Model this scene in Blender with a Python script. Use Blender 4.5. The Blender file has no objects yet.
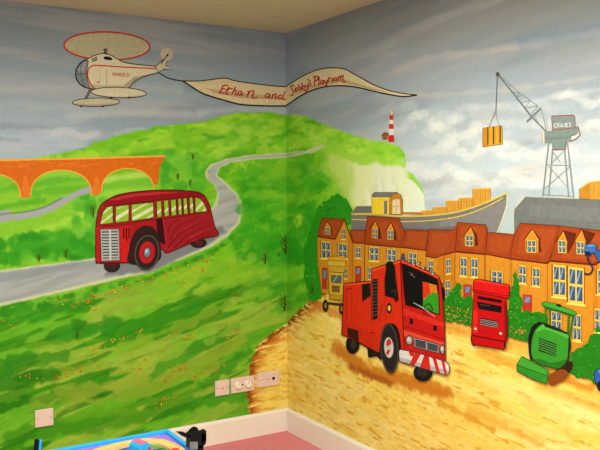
import bpy, bmesh, math, random
import numpy as np
from mathutils import Vector
rnd = random.Random(7)
SC = bpy.context.scene
COL = SC.collection
H = 2.3                                   # room height; corner of the two painted walls is the world origin

# ------------------------------------------------------------------ camera
CAM = np.array([-2.24204, -3.83235, 1.42495])
YAW, PIT, ROL, FPX = 1.0239547, -0.0503866, -0.0042727, 767.37
_f = np.array([math.cos(PIT)*math.cos(YAW), math.cos(PIT)*math.sin(YAW), math.sin(PIT)])
_r = np.cross(_f, [0, 0, 1]); _r = _r/np.linalg.norm(_r); _u = np.cross(_r, _f)
CR = _r*math.cos(ROL)+_u*math.sin(ROL); CU = -_r*math.sin(ROL)+_u*math.cos(ROL); CF = _f

def make_camera():
    cd = bpy.data.cameras.new('camera'); co = bpy.data.objects.new('camera', cd); COL.objects.link(co)
    cd.sensor_width = 36.0; cd.sensor_fit = 'HORIZONTAL'; cd.lens = FPX*36/600; cd.clip_start = .05
    from mathutils import Matrix
    m = Matrix(((CR[0], CU[0], -CF[0], CAM[0]), (CR[1], CU[1], -CF[1], CAM[1]), (CR[2], CU[2], -CF[2], CAM[2]), (0, 0, 0, 1)))
    co.matrix_world = m
    SC.camera = co

def project(P):
    d = np.asarray(P, float)-CAM
    w = d@CF
    return 300+FPX*(d@CR)/w, 225-FPX*(d@CU)/w

def ray(px, py):
    return CF+CR*((px-300)/FPX)+CU*((225-py)/FPX)

def on_wall(px, py, wall, d):
    """point of the photograph -> point on the left ('L', y=0) or right ('R', x=0) wall, d metres proud of it"""
    v = ray(px, py)
    if wall == 'L':
        t = (-d-CAM[1])/v[1]
    else:
        t = (-d-CAM[0])/v[0]
    p = CAM+v*t
    if wall == 'L': p[0] = min(p[0], -d)
    else: p[1] = min(p[1], -d)
    return p

def on_height(px, py, z):
    v = ray(px, py); t = (z-CAM[2])/v[2]
    return CAM+v*t

# ------------------------------------------------------------------ colour
KGAIN = np.array([0.84, 0.92, 0.92])
def lin(c):
    c = np.asarray(c, float)/255.0
    return np.where(c <= .04045, c/12.92, ((c+.055)/1.055)**2.4)
def alb(c):
    return np.clip(lin(c)*KGAIN, 0, .92)

# ------------------------------------------------------------------ materials
def mat_new(name):
    m = bpy.data.materials.new(name); m.use_nodes = True
    nt = m.node_tree
    b = nt.nodes['Principled BSDF']
    return m, nt, b

def paint_material(name, rough=.5, grain=.10, scale=60, bump=.05):
    """painted surface: the pigment laid down per vertex, broken up by a fine brush grain"""
    m, nt, b = mat_new(name)
    at = nt.nodes.new('ShaderNodeAttribute'); at.attribute_name = 'Col'
    tc = nt.nodes.new('ShaderNodeTexCoord')
    nz = nt.nodes.new('ShaderNodeTexNoise'); nz.inputs['Scale'].default_value = scale; nz.inputs['Detail'].default_value = 4
    nt.links.new(tc.outputs['Object'], nz.inputs['Vector'])
    mr = nt.nodes.new('ShaderNodeMapRange'); mr.inputs[1].default_value = .3; mr.inputs[2].default_value = .7
    mr.inputs[3].default_value = 1-grain; mr.inputs[4].default_value = 1+grain
    nt.links.new(nz.outputs['Fac'], mr.inputs['Value'])
    mx = nt.nodes.new('ShaderNodeVectorMath'); mx.operation = 'SCALE'
    nt.links.new(at.outputs['Color'], mx.inputs[0]); nt.links.new(mr.outputs['Result'], mx.inputs['Scale'])
    nt.links.new(mx.outputs['Vector'], b.inputs['Base Color'])
    b.inputs['Roughness'].default_value = rough
    b.inputs['Specular IOR Level'].default_value = .06
    if bump:
        bp = nt.nodes.new('ShaderNodeBump'); bp.inputs['Strength'].default_value = bump; bp.inputs['Distance'].default_value = .004
        nt.links.new(nz.outputs['Fac'], bp.inputs['Height']); nt.links.new(bp.outputs['Normal'], b.inputs['Normal'])
    return m

def plain_material(name, c, rough=.5, var=.06, scale=30, bump=0, metal=0, spec=.4):
    m, nt, b = mat_new(name)
    a = alb(c)
    tc = nt.nodes.new('ShaderNodeTexCoord')
    nz = nt.nodes.new('ShaderNodeTexNoise'); nz.inputs['Scale'].default_value = scale; nz.inputs['Detail'].default_value = 5
    nt.links.new(tc.outputs['Object'], nz.inputs['Vector'])
    cr = nt.nodes.new('ShaderNodeValToRGB')
    cr.color_ramp.elements[0].position = .3; cr.color_ramp.elements[1].position = .7
    cr.color_ramp.elements[0].color = (*np.clip(a*(1-var), 0, 1), 1); cr.color_ramp.elements[1].color = (*np.clip(a*(1+var), 0, 1), 1)
    nt.links.new(nz.outputs['Fac'], cr.inputs['Fac']); nt.links.new(cr.outputs['Color'], b.inputs['Base Color'])
    b.inputs['Roughness'].default_value = rough; b.inputs['Metallic'].default_value = metal
    b.inputs['Specular IOR Level'].default_value = spec
    if bump:
        bp = nt.nodes.new('ShaderNodeBump'); bp.inputs['Strength'].default_value = bump; bp.inputs['Distance'].default_value = .01
        nt.links.new(nz.outputs['Fac'], bp.inputs['Height']); nt.links.new(bp.outputs['Normal'], b.inputs['Normal'])
    return m

M = {}
def mats():
    M['wall'] = paint_material('mural wall paint', .6, .05, 90, .04)
    M['paint'] = paint_material('mural figure paint', .5, .09, 45, .03)

# ------------------------------------------------------------------ object helpers
def link(o, parent=None):
    COL.objects.link(o)
    if parent is not None: o.parent = parent
    return o
def tag(o, label=None, cat=None, group=None, kind=None):
    if label: o['label'] = label
    if cat: o['category'] = cat
    if group: o['group'] = group
    if kind: o['kind'] = kind
    return o
def empty(name, loc, label=None, cat=None, group=None):
    o = bpy.data.objects.new(name, None); o.empty_display_size = .05; o.location = loc
    COL.objects.link(o); return tag(o, label, cat, group)
def obj(name, bm, m, parent=None, smooth=False):
    me = bpy.data.meshes.new(name); bm.normal_update(); bm.to_mesh(me); bm.free()
    me.materials.append(m)
    if smooth:
        for p in me.polygons: p.use_smooth = True
    return link(bpy.data.objects.new(name, me), parent)

# ------------------------------------------------------------------ flat painted figures
def fr(ox, oy, s): return (ox, oy, s)
def pts(s, F=(0, 0, 1)):
    if not isinstance(s, str): return [((a/F[2])+F[0], (b/F[2])+F[1]) for a, b in s]
    v = [float(t) for t in s.replace(',', ' ').split()]
    return [(v[i]/F[2]+F[0], v[i+1]/F[2]+F[1]) for i in range(0, len(v), 2)]
def catmull(p, closed=True, n=5):
    out = []; N = len(p)
    rng = range(N) if closed else range(N-1)
    for i in rng:
        a, b, c, d = (p[(i+k) % N] if closed else p[min(max(i+k, 0), N-1)] for k in (-1, 0, 1, 2))
        for j in range(n):
            t = j/n
            out.append(tuple(.5*((2*b[k])+(c[k]-a[k])*t+(2*a[k]-5*b[k]+4*c[k]-d[k])*t*t+(3*b[k]-a[k]-3*c[k]+d[k])*t**3) for k in (0, 1)))
    if not closed: out.append(p[-1])
    return out
def ell(cx, cy, rx, ry, F=(0, 0, 1), n=28, rot=0, a0=0, a1=360):
    o = []
    full = abs(a1-a0) >= 360
    m = n if full else n+1
    for i in range(m):
        t = math.radians(a0+(a1-a0)*i/n)
        x, y = rx*math.cos(t), ry*math.sin(t)
        c, s = math.cos(math.radians(rot)), math.sin(math.radians(rot))
        o.append(((cx+x*c-y*s)/F[2]+F[0], (cy+x*s+y*c)/F[2]+F[1]))
    return o
def box4(x0, y0, x1, y1, F=(0, 0, 1), sk=0):
    """upright rectangle whose right end sits sk lower (the street runs downhill)"""
    return pts([(x0, y0), (x1, y0+sk), (x1, y1+sk), (x0, y1)], F)
def rough_edge(p, amp, n=4, seed=1):
    """foliage outline: wobble a smooth outline"""
    r = random.Random(seed); q = catmull(p, True, n)
    return [(x+r.uniform(-amp, amp), y+r.uniform(-amp, amp)) for x, y in q]

class Part:
    def __init__(s, th, name, parent=None, label=None, kind=None):
        s.th, s.name, s.parent, s.label, s.kind = th, name, parent, label, kind
        s.v, s.f, s.c = [], [], []; s.o = None; s.kids = []
    def sub(s, name, label=None):
        p = Part(s.th, name, s, label); s.kids.append(p); return p
    def _d(s):
        s.th.seq += 1
        return s.th.d+s.th.seq*1.2e-5
    def _add(s, poly, c, d, faces=None):
        b = len(s.v); w = s.th.wall
        for x, y in poly: s.v.append(on_wall(x, y, w, d))
        fs = faces or [list(range(len(poly)))]
        for f in fs:
            s.f.append([b+i for i in f]); s.c.append(c)
    def fill(s, p, c, F=None, smooth=0, edge=None, ew=.9):
        F = F or s.th.F
        p = pts(p, F) if isinstance(p, str) else p
        if smooth: p = catmull(p, True, smooth if smooth > 1 else 5)
        s._add(p, c, s._d())
        if edge: s.line(p, ew, edge, closed=True)
        return p
    def line(s, p, w, c, F=None, closed=False, smooth=0, taper=False):
        F = F or s.th.F
        p = pts(p, F) if isinstance(p, str) else list(p)
        if smooth: p = catmull(p, closed, smooth if smooth > 1 else 4)
        q = [p[0]]
        for a in p[1:]:
            if (a[0]-q[-1][0])**2+(a[1]-q[-1][1])**2 > 1e-6: q.append(a)
        p = q
        N = len(p)
        if N < 2: return
        L, R = [], []
        for i in range(N):
            a = p[(i-1) % N] if (closed or i > 0) else p[i]; b = p[(i+1) % N] if (closed or i < N-1) else p[i]
            dx, dy = b[0]-a[0], b[1]-a[1]; l = math.hypot(dx, dy) or 1
            hw = w/2*((1-.75*i/(N-1)) if taper else 1)
            nx, ny = -dy/l*hw, dx/l*hw
            L.append((p[i][0]+nx, p[i][1]+ny)); R.append((p[i][0]-nx, p[i][1]-ny))
        poly = L+R
        fs = [[i, (i+1) % N, N+(i+1) % N, N+i] for i in range(N if closed else N-1)]
        s._add(poly, c, s._d(), fs)
    def build(s, parent):
        loc = s.th.loc
        if s.f:
            me = bpy.data.meshes.new(s.name)
            me.from_pydata([tuple(np.array(v)-loc) for v in s.v], [], s.f)
            ca = me.color_attributes.new('Col', 'FLOAT_COLOR', 'CORNER')
            arr = []
            for f, c in zip(s.f, s.c):
                a = alb(c); arr += [a[0], a[1], a[2], 1.0]*len(f)
            ca.data.foreach_set('color', arr)
            # let every face look into the room
            n = np.array((0, -1, 0) if s.th.wall == 'L' else (-1, 0, 0))
            me.update()
            flip = [p for p in me.polygons if p.normal.dot(Vector(n)) < 0]
            for p in flip: p.flip()
            me.materials.append(M['paint'])
            s.o = link(bpy.data.objects.new(s.name, me), parent)
        else:
            s.o = bpy.data.objects.new(s.name, None); link(s.o, parent)
        if s.label: s.o['label'] = s.label
        if s.kind: s.o['kind'] = s.kind
        for k in s.kids: k.build(s.o)

class Fig:
    """one thing of the mural: flat, a few millimetres of paint, on wall L or R; base=(px,py) is where it stands"""
    def __init__(s, name, label, cat, wall, d, F=(0, 0, 1), base=(0, 0), group=None, single=False):
        s.name, s.label, s.cat, s.wall, s.d, s.F, s.group = name, label, cat, wall, d, F, group
        s.seq = 0; s.parts = []; s.loc = on_wall(base[0], base[1], wall, d); s.single = single
    def part(s, name, label=None, kind=None):
        p = Part(s, name, None, label, kind); s.parts.append(p); return p
    def done(s):
        if s.single:
            p = s.parts[0]; p.name = s.name; p.build(None); p.o.location = Vector(s.loc); s.o = p.o
            tag(p.o, s.label, s.cat, s.group); return p.o
        s.o = empty(s.name, Vector(s.loc), s.label, s.cat, s.group)
        for p in s.parts: p.build(s.o)
        return s.o
# ------------------------------------------------------------------ the painted landscape on the two walls
def _hash(ix, iy, seed):
    h = (ix.astype(np.int64)*374761393+iy.astype(np.int64)*668265263+seed*1274126177) & 0xffffffff
    h = ((h ^ (h >> 13))*1274126177) & 0xffffffff
    h = h ^ (h >> 16)
    return (h & 0xffff)/65535.0
def vnoise(x, y, seed=0):
    ix, iy = np.floor(x), np.floor(y); fx, fy = x-ix, y-iy
    fx = fx*fx*(3-2*fx); fy = fy*fy*(3-2*fy)
    a = _hash(ix, iy, seed); b = _hash(ix+1, iy, seed); c = _hash(ix, iy+1, seed); d = _hash(ix+1, iy+1, seed)
    return (a*(1-fx)+b*fx)*(1-fy)+(c*(1-fx)+d*fx)*fy
def fbm(x, y, seed=0, oct=4):
    t = 0; a = .5; n = 0
    for o in range(oct):
        t = t+a*vnoise(x*2**o, y*2**o, seed+o*17); n += a; a *= .5
    return t/n
def aniso(S, T, ang, lx, ly, seed, oct=3):
    """stroke-like noise: lx long along ang (degrees, y down), ly thick"""
    c, s = math.cos(math.radians(ang)), math.sin(math.radians(ang))
    return fbm((S*c+T*s)/lx, (-S*s+T*c)/ly, seed, oct)
def sst(x, a, b):
    t = np.clip((x-a)/(b-a), 0, 1); return t*t*(3-2*t)

class Canvas:
    def __init__(s, X, Y, S, T):
        s.X, s.Y, s.S, s.T = X, Y, S, T           # X,Y place in the picture; S,T metres*171 along / down the wall
        s.C = np.zeros((len(X), 3))
    def sdf(s, p, X, Y):
        n = len(p); d = np.full(X.shape, 1e9); ins = np.zeros(X.shape, bool)
        for i in range(n):
            x0, y0 = p[i]; x1, y1 = p[(i+1) % n]
            ex, ey = x1-x0, y1-y0; wx, wy = X-x0, Y-y0
            t = np.clip((wx*ex+wy*ey)/(ex*ex+ey*ey+1e-12), 0, 1)
            d = np.minimum(d, (wx-ex*t)**2+(wy-ey*t)**2)
            if y0 != y1:
                c = ((y0 > Y) != (y1 > Y)) & (X < (x1-x0)*(Y-y0)/(y1-y0)+x0)
                ins ^= c
        d = np.sqrt(d)
        return np.where(ins, -d, d)
    def region(s, p, soft=.6, wob=0, wl=8, seed=1, pad=6, m0=None):
        """indices + coverage of a polygon, its edge softened / made leafy"""
        xs = [a for a, b in p]; ys = [b for a, b in p]; e = pad+wob+soft
        idx = np.nonzero((s.X > min(xs)-e) & (s.X < max(xs)+e) & (s.Y > min(ys)-e) & (s.Y < max(ys)+e))[0]
        if len(idx) == 0: return idx, np.zeros(0)
        X, Y = s.X[idx], s.Y[idx]
        d = s.sdf(p, X, Y)
        if wob:
            d = d+wob*(fbm(s.S[idx]/wl, s.T[idx]/wl, seed, 3)-.5)*2
        return idx, 1-sst(d, -soft, soft)
    def put(s, idx, a, c):
        a = a[:, None]
        s.C[idx] = s.C[idx]*(1-a)+np.asarray(c, float)*a
    def poly(s, p, c, soft=.6, wob=0, wl=8, seed=1, alpha=1.0):
        if isinstance(p, str): p = pts(p)
        idx, a = s.region(p, soft, wob, wl, seed)
        s.put(idx, a*alpha, c)
    def stroke(s, p, w, c, soft=.6, alpha=1.0, wob=0, wl=4, seed=1):
        if isinstance(p, str): p = pts(p)
        q = catmull(p, False, 5) if len(p) > 2 else p
        xs = [a for a, b in q]; ys = [b for a, b in q]; e = w+soft+2+wob
        idx = np.nonzero((s.X > min(xs)-e) & (s.X < max(xs)+e) & (s.Y > min(ys)-e) & (s.Y < max(ys)+e))[0]
        if len(idx) == 0: return
        X, Y = s.X[idx], s.Y[idx]; d = np.full(X.shape, 1e9)
        for (x0, y0), (x1, y1) in zip(q[:-1], q[1:]):
            ex, ey = x1-x0, y1-y0; wx, wy = X-x0, Y-y0
            t = np.clip((wx*ex+wy*ey)/(ex*ex+ey*ey+1e-12), 0, 1)
            d = np.minimum(d, (wx-ex*t)**2+(wy-ey*t)**2)
        d = np.sqrt(d)
        if wob: d = d+wob*(fbm(s.S[idx]/wl, s.T[idx]/wl, seed, 2)-.5)*2
        s.put(idx, (1-sst(d, w/2-soft, w/2+soft))*alpha, c)
    def blob(s, x, y, rx, ry, ang, c, alpha=.8, wob=.5, wl=9, seed=3):
        e = max(rx, ry)*1.6
        idx = np.nonzero((abs(s.X-x) < e) & (abs(s.Y-y) < e))[0]
        if len(idx) == 0: return
        X, Y = s.X[idx]-x, s.Y[idx]-y
        cc, ss = math.cos(math.radians(ang)), math.sin(math.radians(ang))
        r = np.sqrt(((X*cc+Y*ss)/rx)**2+((-X*ss+Y*cc)/ry)**2)
        r = r+wob*(fbm(s.S[idx]/wl, s.T[idx]/wl, seed, 3)-.5)*2
        s.put(idx, (1-sst(r, .55, 1.1))*alpha, c)

HILL = ('-400 168 0 162 40 158 75 150 100 141 125 134 150 128 175 125 200 122 222 116 240 113 262 112 287 114 300 115 '
        '312 119 330 127 350 135 372 140 388 143 400 147 405 156 405 170 404 216 520 238 640 250 1500 300 1500 900 -400 900')

def paint(cv):
    X, Y, S, T = cv.X, cv.Y, cv.S, cv.T
    n_ = lambda *a: aniso(S, T, *a)
    # --- sky
    top = np.array([118, 128, 130.]); mid = np.array([140, 154, 162.]); low = np.array([164, 176, 182.])
    t = np.clip(Y/150, 0, 1)[:, None]
    C = np.where(t < .5, top+(mid-top)*t*2, mid+(low-mid)*(t-.5)*2)
    rr = sst(X, 287, 330)[:, None]
    topR = np.array([130, 130, 122.]); midR = np.array([150, 158, 164.]); lowR = np.array([186, 197, 200.])
    t2 = np.clip((Y+5)/190, 0, 1)[:, None]
    CRr = np.where(t2 < .45, topR+(midR-topR)*t2/.45, midR+(lowR-midR)*(t2-.45)/.55)
    C = C*(1-rr)+CRr*rr
    # long soft streaks of cloud, nearly level on the left wall, rising to the right on the right wall
    st = np.where(X < 287, n_(4, 150, 9, 5, 4), n_(-4, 150, 10, 6, 4))
    a = sst(st, .47, .70)[:, None]*.55
    C = C*(1-a)+np.array([166, 164, 162.])*a
    st = np.where(X < 287, n_(2, 90, 14, 25, 4), n_(-5, 110, 16, 26, 4))
    a = sst(st, .50, .72)[:, None]*.32
    C = C*(1-a)+np.array([110, 124, 136.])*a
    cv.C = C
    for y0, x0, x1, c, al in [(88, 0, 180, (176, 176, 172), .5), (107, 30, 80, (178, 178, 174), .45), (114, 70, 200, (182, 182, 178), .55), (104, 0, 40, (170, 172, 172), .5),
                              (36, 30, 130, (140, 142, 140), .35), (55, 5, 60, (140, 143, 142), .4), (60, 200, 285, (140, 142, 144), .4), (110, 200, 285, (176, 180, 182), .6)]:
        cv.stroke([(x0, y0+2), ((x0+x1)/2, y0-1), (x1, y0+1)], 7, c, 3.2, al, 2, 7, int(y0))
    # cumulus low on the left
    for i in range(30):
        x = rnd.uniform(0, 140); y = 138+rnd.uniform(-6, 12)-x*.02
        cv.blob(x, y, rnd.uniform(8, 18), rnd.uniform(3, 6), 0, (176+rnd.uniform(-12, 12), 182, 190), .45, .5, 6, i)
    for i in range(9):
        x = 55+i*5; cv.blob(x, 134-3*math.sin(i*.8), 7, 4, 0, (186, 188, 190), .6, .4, 5, i)
    # right wall: rising light streaks and banks of cumulus round the cliff and crane
    for p, w, al, c in [('395 70 430 58 480 52 540 42 620 28', 6, .6, (176, 168, 160)), ('410 96 470 93 520 88 620 74', 4, .5, (184, 178, 166)), ('300 44 360 28 420 12 470 2', 8, .4, (134, 134, 132)),
                        ('470 108 520 104 560 96 620 86', 5, .5, (190, 192, 190)), ('400 40 450 30 520 12', 9, .35, (142, 138, 132)), ('520 40 560 36 620 26', 12, .5, (112, 130, 146))]:
        cv.stroke(p, w, c, w*.45, al, 3, 9, int(w*7))
    r2 = random.Random(12)
    for i in range(150):
        x = r2.uniform(396, 640); y = r2.uniform(105, 205)
        k = r2.random()
        c = (214, 214, 206) if k > .62 else ((200, 196, 184) if k > .33 else (176, 188, 192))
        if y > 160 and k < .5: c = (198, 186, 176)
        cv.blob(x, y, r2.uniform(8, 22), r2.uniform(4, 8), -6, c, .26, .5, 7, i)
    for x0, y0, n, sx in [(412, 122, 9, 6), (430, 132, 12, 6), (560, 98, 10, 7), (588, 128, 7, 6), (408, 172, 14, 5), (440, 150, 14, 6), (500, 150, 12, 7), (460, 180, 14, 6)]:
        for j in range(n):
            cv.blob(x0+j*sx-3, y0-6*math.sin(j*.9)+r2.uniform(-2, 2), 8, 5.5, -5, (220, 220, 210) if j % 3 else (206, 206, 196), .38, .5, 5, j+x0)
    cv.poly('499 190 520 194 514 212 514 240 494 240', (168, 178, 178), 1.5)
    # --- white cliffs
    cv.poly('404 172 413 176 420 184 424 196 426 215 400 218', (212, 216, 190), .8, 1.5, 5, 4)
    cv.poly('404 170 412 174 420 183 424.5 195 420.5 189 413 181 404 177', (140, 196, 60), .6, .8, 4, 5)
    # --- the hill: one green body with patches laid over it
    hill = pts(HILL)
    idx, a = cv.region(hill, .7, 2.2, 9, 8)
    S_, T_, X_, Y_ = S[idx], T[idx], X[idx], Y[idx]
    ang = -14
    base = np.zeros((len(idx), 3))+np.array([116, 184, 34.])
    def mix(m, c, al):
        nonlocal base
        m = (m*al)[:, None]; base = base*(1-m)+np.array(c, float)*m
    up = 1-sst(Y_, 200, 290)
    mix(sst(aniso(S_, T_, -8, 34, 13, 41, 4), .51, .60), (78, 160, 28), .75)
    mix(sst(aniso(S_, T_, -10, 40, 12, 42, 4), .49, .60)*up, (158, 206, 52), .85)
    mix(sst(aniso(S_, T_, 0, 14, 9, 43, 4), .54, .62)*up, (88, 170, 34), .6)
    lowm = sst(Y_, 268, 300)*(1-sst(X_, 285, 300))
    mix(lowm, (92, 164, 30), .9)
    mix(lowm*sst(aniso(S_, T_, ang, 90, 17, 51, 3), .51, .545), (56, 134, 18), .85)
    mix(lowm*sst(aniso(S_, T_, ang-2, 110, 16, 52, 3), .52, .555), (148, 174, 56), .85)
    mix(lowm*sst(aniso(S_, T_, ang-6, 60, 8, 53, 3), .55, .60), (112, 178, 40), .7)
    mix(lowm*sst(aniso(S_, T_, ang, 60, 7, 54, 3), .60, .64), (40, 114, 14), .6)
    fine = aniso(S_, T_, -16, 10, 2.6, 61, 3)
    base = base*(1+(fine-.5)[:, None]*.18)
    cv.put(idx, a, base)
    # pale chalk showing on the seaward slope
    for p, c, al in [('330 150 352 140 378 150 404 158 404 214 352 216 344 200 336 182 322 166', (206, 214, 120), .75), ('352 160 378 154 405 164 405 216 354 218', (220, 220, 170), .85), ('300 160 330 168 346 200 330 196 306 176', (158, 200, 62), .5)]:
        cv.poly(p, c, 7, 6, 14, 71, al)
    cv.poly('372 162 404 158 406 172 408 195 410 218 378 218', (216, 218, 184), 4, 2, 8, 72, .9)
    for i in range(26):
        x = r2.uniform(360, 404); y = r2.uniform(168, 212); cv.stroke([(x, y), (x+r2.uniform(-2, 3), y+r2.uniform(6, 16))], r2.uniform(2, 5), r2.choice([(230, 228, 206), (206, 204, 160), (198, 204, 176)]), 1.6, .5)
    cv.poly('300 122 330 127 350 135 372 140 388 143 400 147 404 155 404 166 396 163 386 166 376 162 360 166 344 158 326 152 306 146', (148, 204, 54), 2, 3, 6, 73, .85)
    for i in range(60):
        x = r2.uniform(300, 402); y = 122+(x-300)*.26+r2.uniform(2, 18)
        cv.blob(x, y, r2.uniform(3, 7), r2.uniform(2, 4), -5, r2.choice([(120, 188, 40), (178, 216, 80), (150, 204, 56)]), .6, .5, 4, i)
    # patches on the upper left hill
    for i in range(150):
        x = r2.uniform(60, 300); y = r2.uniform(120, 165)
        if y < 160-(x-60)*.22: continue
        cv.blob(x, y, r2.uniform(5, 14), r2.uniform(3, 6), -10, r2.choice([(96, 172, 36), (150, 200, 50), (174, 214, 72), (124, 190, 44)]), .55, .6, 6, i)
    for i in range(46):                                  # rounded bushes beside the viaduct
        x = r2.uniform(158, 206); y = r2.uniform(152, 190)
        cv.blob(x, y, r2.uniform(5, 10), r2.uniform(4, 7), 0, r2.choice([(58, 150, 30), (84, 170, 40), (120, 188, 50), (66, 156, 36)]), .6, .5, 5, i)
    # fields under and before the viaduct
    cv.poly('-2600 190 -60 172 160 168 162 192 120 212 96 240 60 262 -60 274 -300 330 -2600 850', (128, 186, 46), 3, 4, 9, 81, .8)
    for p, c in [('30 186 60 180 95 176', (84, 166, 46)), ('30 194 60 190 96 188', (90, 168, 40)), ('104 180 130 176 154 172', (176, 210, 96)), ('103 188 126 184 152 182', (104, 178, 50)), ('0 190 12 188 22 190', (92, 170, 40)), ('0 208 20 204 44 200', (80, 160, 34)), ('8 240 50 228 84 214', (156, 204, 64)), ('20 250 60 238 92 226', (150, 200, 56)), ('102 196 120 192 150 190', (150, 202, 66)), ('34 176 60 172 84 176', (140, 196, 60))]:
        cv.stroke(p, 6, c, 2, .75, 2, 6, 5)
    for i in range(60):
        x = r2.uniform(-10, 96); y = 252-x*.08+r2.uniform(-14, 10)
        cv.blob(x, y, r2.uniform(6, 12), r2.uniform(5, 8), 0, r2.choice([(40, 132, 24), (58, 150, 32), (84, 170, 42), (48, 142, 26)]), .75, .5, 5, i)
    for i in range(34):
        x = r2.uniform(76, 104); y = r2.uniform(196, 236); cv.blob(x, y, 6, 6, 0, r2.choice([(60, 150, 34), (82, 168, 44), (110, 182, 50)]), .7, .5, 5, i)
    # little lane to the viaduct
    cv.stroke('-700 420 -60 230 0 219 24 216 46 210 66 200 82 192 92 189', 6.5, (158, 158, 160), .8, 1, 1, 5, 6)
    cv.stroke('-60 225 0 214.5 24 212 44 207 62 198', 1.4, (96, 108, 110), .7, .8)
    # --- main road
    road = pts('-2600 860 -200 318 0 270 40 265 96 258 150 246 190 230 208 212 215 204 217.5 194 214 185 206 178 205 171 210 164.5 226 158.5 250 155 284 153 306 150 322 144.5 327 146 312 153 286 157.5 252 160 230 163 220 168 217.5 175 226 182.5 238 194 243.5 208 240 223 227 237 209 248.5 186 258 164 266 150 273 118 279 80 288 38 298 0 306 -200 354 -2600 930')
    cv.poly(road, (192, 196, 150), .8, .8, 5, 14)
    road2 = pts('-2600 864 -200 321 0 272.5 40 267.5 96 260 150 248 192 232 210 214 217 205 219.5 195 216 186 208.5 179 207.5 171 213 165.5 228 160 252 156.5 284 154.5 306 151.4 286 156 252 158.2 229 161 218 167 215 176 224 184 235.5 195 240.5 208 237 222 225 234.5 208 245.5 185 255.5 164 263 148 270 118 276 80 285 38 295 0 303 -200 351 -2600 926')
    cv.poly(road2, (162, 164, 158), .7, .5, 5, 15)
    idx, a = cv.region(road2, .7)
    k = aniso(S[idx], T[idx], -14, 40, 4, 91, 3)
    cv.put(idx, a*sst(k, .5, .65)*.5, (176, 176, 172)); cv.put(idx, a*sst(1-k, .55, .65)*.4, (134, 136, 140))
    cv.poly('0 272 40 267 97 260 96 266 60 272 0 283 -100 295 -100 286', (128, 134, 138), 2, 2, 8, 16, .6)
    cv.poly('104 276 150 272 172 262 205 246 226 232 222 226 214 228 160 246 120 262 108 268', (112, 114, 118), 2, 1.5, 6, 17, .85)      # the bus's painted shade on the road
    # verge along the lower road edge
    for i in range(80):
        t = i/79; x = 0+240*t
        y = np.interp(x, [0, 38, 80, 118, 150, 164, 186, 209, 227, 240, 244], [308, 300, 290, 281, 275, 268, 260, 250, 239, 225, 210])
        cv.blob(x, y+3.5, 5, 3, -14, r2.choice([(62, 150, 28), (96, 176, 36), (48, 134, 22)]), .85, .6, 4, i)
    # bright strip right of the road, dark wood toward the corner
    for i in range(70):
        x = r2.uniform(160, 250); y = 276-(x-160)*.28+r2.uniform(2, 26)
        cv.blob(x, y, r2.uniform(8, 18), r2.uniform(3, 6), -24, r2.choice([(134, 184, 40), (110, 174, 34), (152, 190, 52)]), .55, .6, 7, i)
    for i in range(150):
        x = r2.uniform(236, 326); y = r2.uniform(172, 262)
        if x < 246 and y < 230: continue
        c = r2.choice([(36, 140, 22), (48, 152, 28), (84, 172, 34), (60, 158, 28)])
        cv.blob(x, y, r2.uniform(6, 13), r2.uniform(5, 9), -20, c, .55, .6, 5, i)
    for i in range(40):
        x = r2.uniform(246, 312); y = r2.uniform(256, 316)
        cv.blob(x, y, r2.uniform(6, 14), r2.uniform(3, 6), -22, r2.choice([(120, 178, 40), (92, 166, 34), (52, 142, 26), (142, 186, 56)]), .6, .6, 6, i)
    for i in range(46):
        x = r2.uniform(250, 300); y = r2.uniform(160, 200)
        cv.blob(x, y, r2.uniform(6, 14), r2.uniform(4, 8), -10, r2.choice([(132, 188, 42), (86, 170, 34), (66, 158, 30)]), .5, .6, 6, i)
    # sweeping olive and dark strokes of the lower meadow
    for p, w, c, al in [('8 436 60 428 120 420 190 404', 16, (50, 128, 18), .6), ('0 408 40 398 80 393 112 392', 9, (30, 108, 14), .8), ('60 392 120 386 190 366 240 342', 13, (140, 162, 48), .75), ('90 402 150 390 215 366', 8, (132, 160, 44), .7),
                        ('20 378 60 374 104 362', 8, (128, 160, 40), .6), ('0 384 30 378 56 372', 14, (34, 112, 16), .7), ('58 336 84 330 112 326', 17, (36, 120, 22), .75), ('0 366 30 360 62 356', 10, (38, 118, 18), .6),
                        ('120 348 170 330 225 306', 9, (128, 166, 40), .7), ('110 330 150 322 200 302', 8, (48, 136, 24), .6), ('150 376 190 352 236 326', 9, (60, 142, 26), .7), ('60 420 130 408 200 388', 8, (96, 156, 30), .6),
                        ('196 402 222 398 246 396', 12, (56, 142, 26), .7), ('204 384 226 368 250 352', 10, (40, 130, 22), .6), ('20 316 50 312 90 302', 12, (44, 134, 26), .6), ('120 306 170 288 214 272', 8, (124, 178, 44), .6),
                        ('200 416 226 410 248 404', 10, (120, 168, 50), .6), ('34 404 52 400 70 402 84 396', 12, (126, 156, 44), .6), ('10 350 50 344 100 340', 6, (112, 160, 36), .5), ('210 342 236 326 262 312', 8, (136, 176, 56), .6)]:
        cv.stroke(p, w, c, w*.18, al, 6, 9, int(w*3+len(p)))
    for x, y, rx, ry in [(66, 330, 11, 8), (78, 325, 10, 8), (90, 330, 9, 6), (72, 336, 16, 6), (14, 360, 12, 8), (30, 356, 10, 6), (6, 372, 14, 9), (30, 376, 18, 6), (8, 312, 12, 6), (24, 308, 12, 6), (44, 306, 10, 5)]:
        cv.blob(x, y, rx, ry, -8, r2.choice([(46, 126, 20), (54, 138, 24), (40, 116, 18)]), .8, .45, 4, int(x))
    # --- yellow sand yard in front of the terrace
    sand = pts('247 440 248.5 408 247 396 248 386 250 366 255 351 264 339 276 331 287 323 298 312 310 302 322 292 326 284 345 290 445 312 474 324 506 332 545 345 572 361 600 375 640 392 1500 700 1500 1000 247 1000')
    idx, a = cv.region(sand, .9, 2.5, 5, 21)
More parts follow.
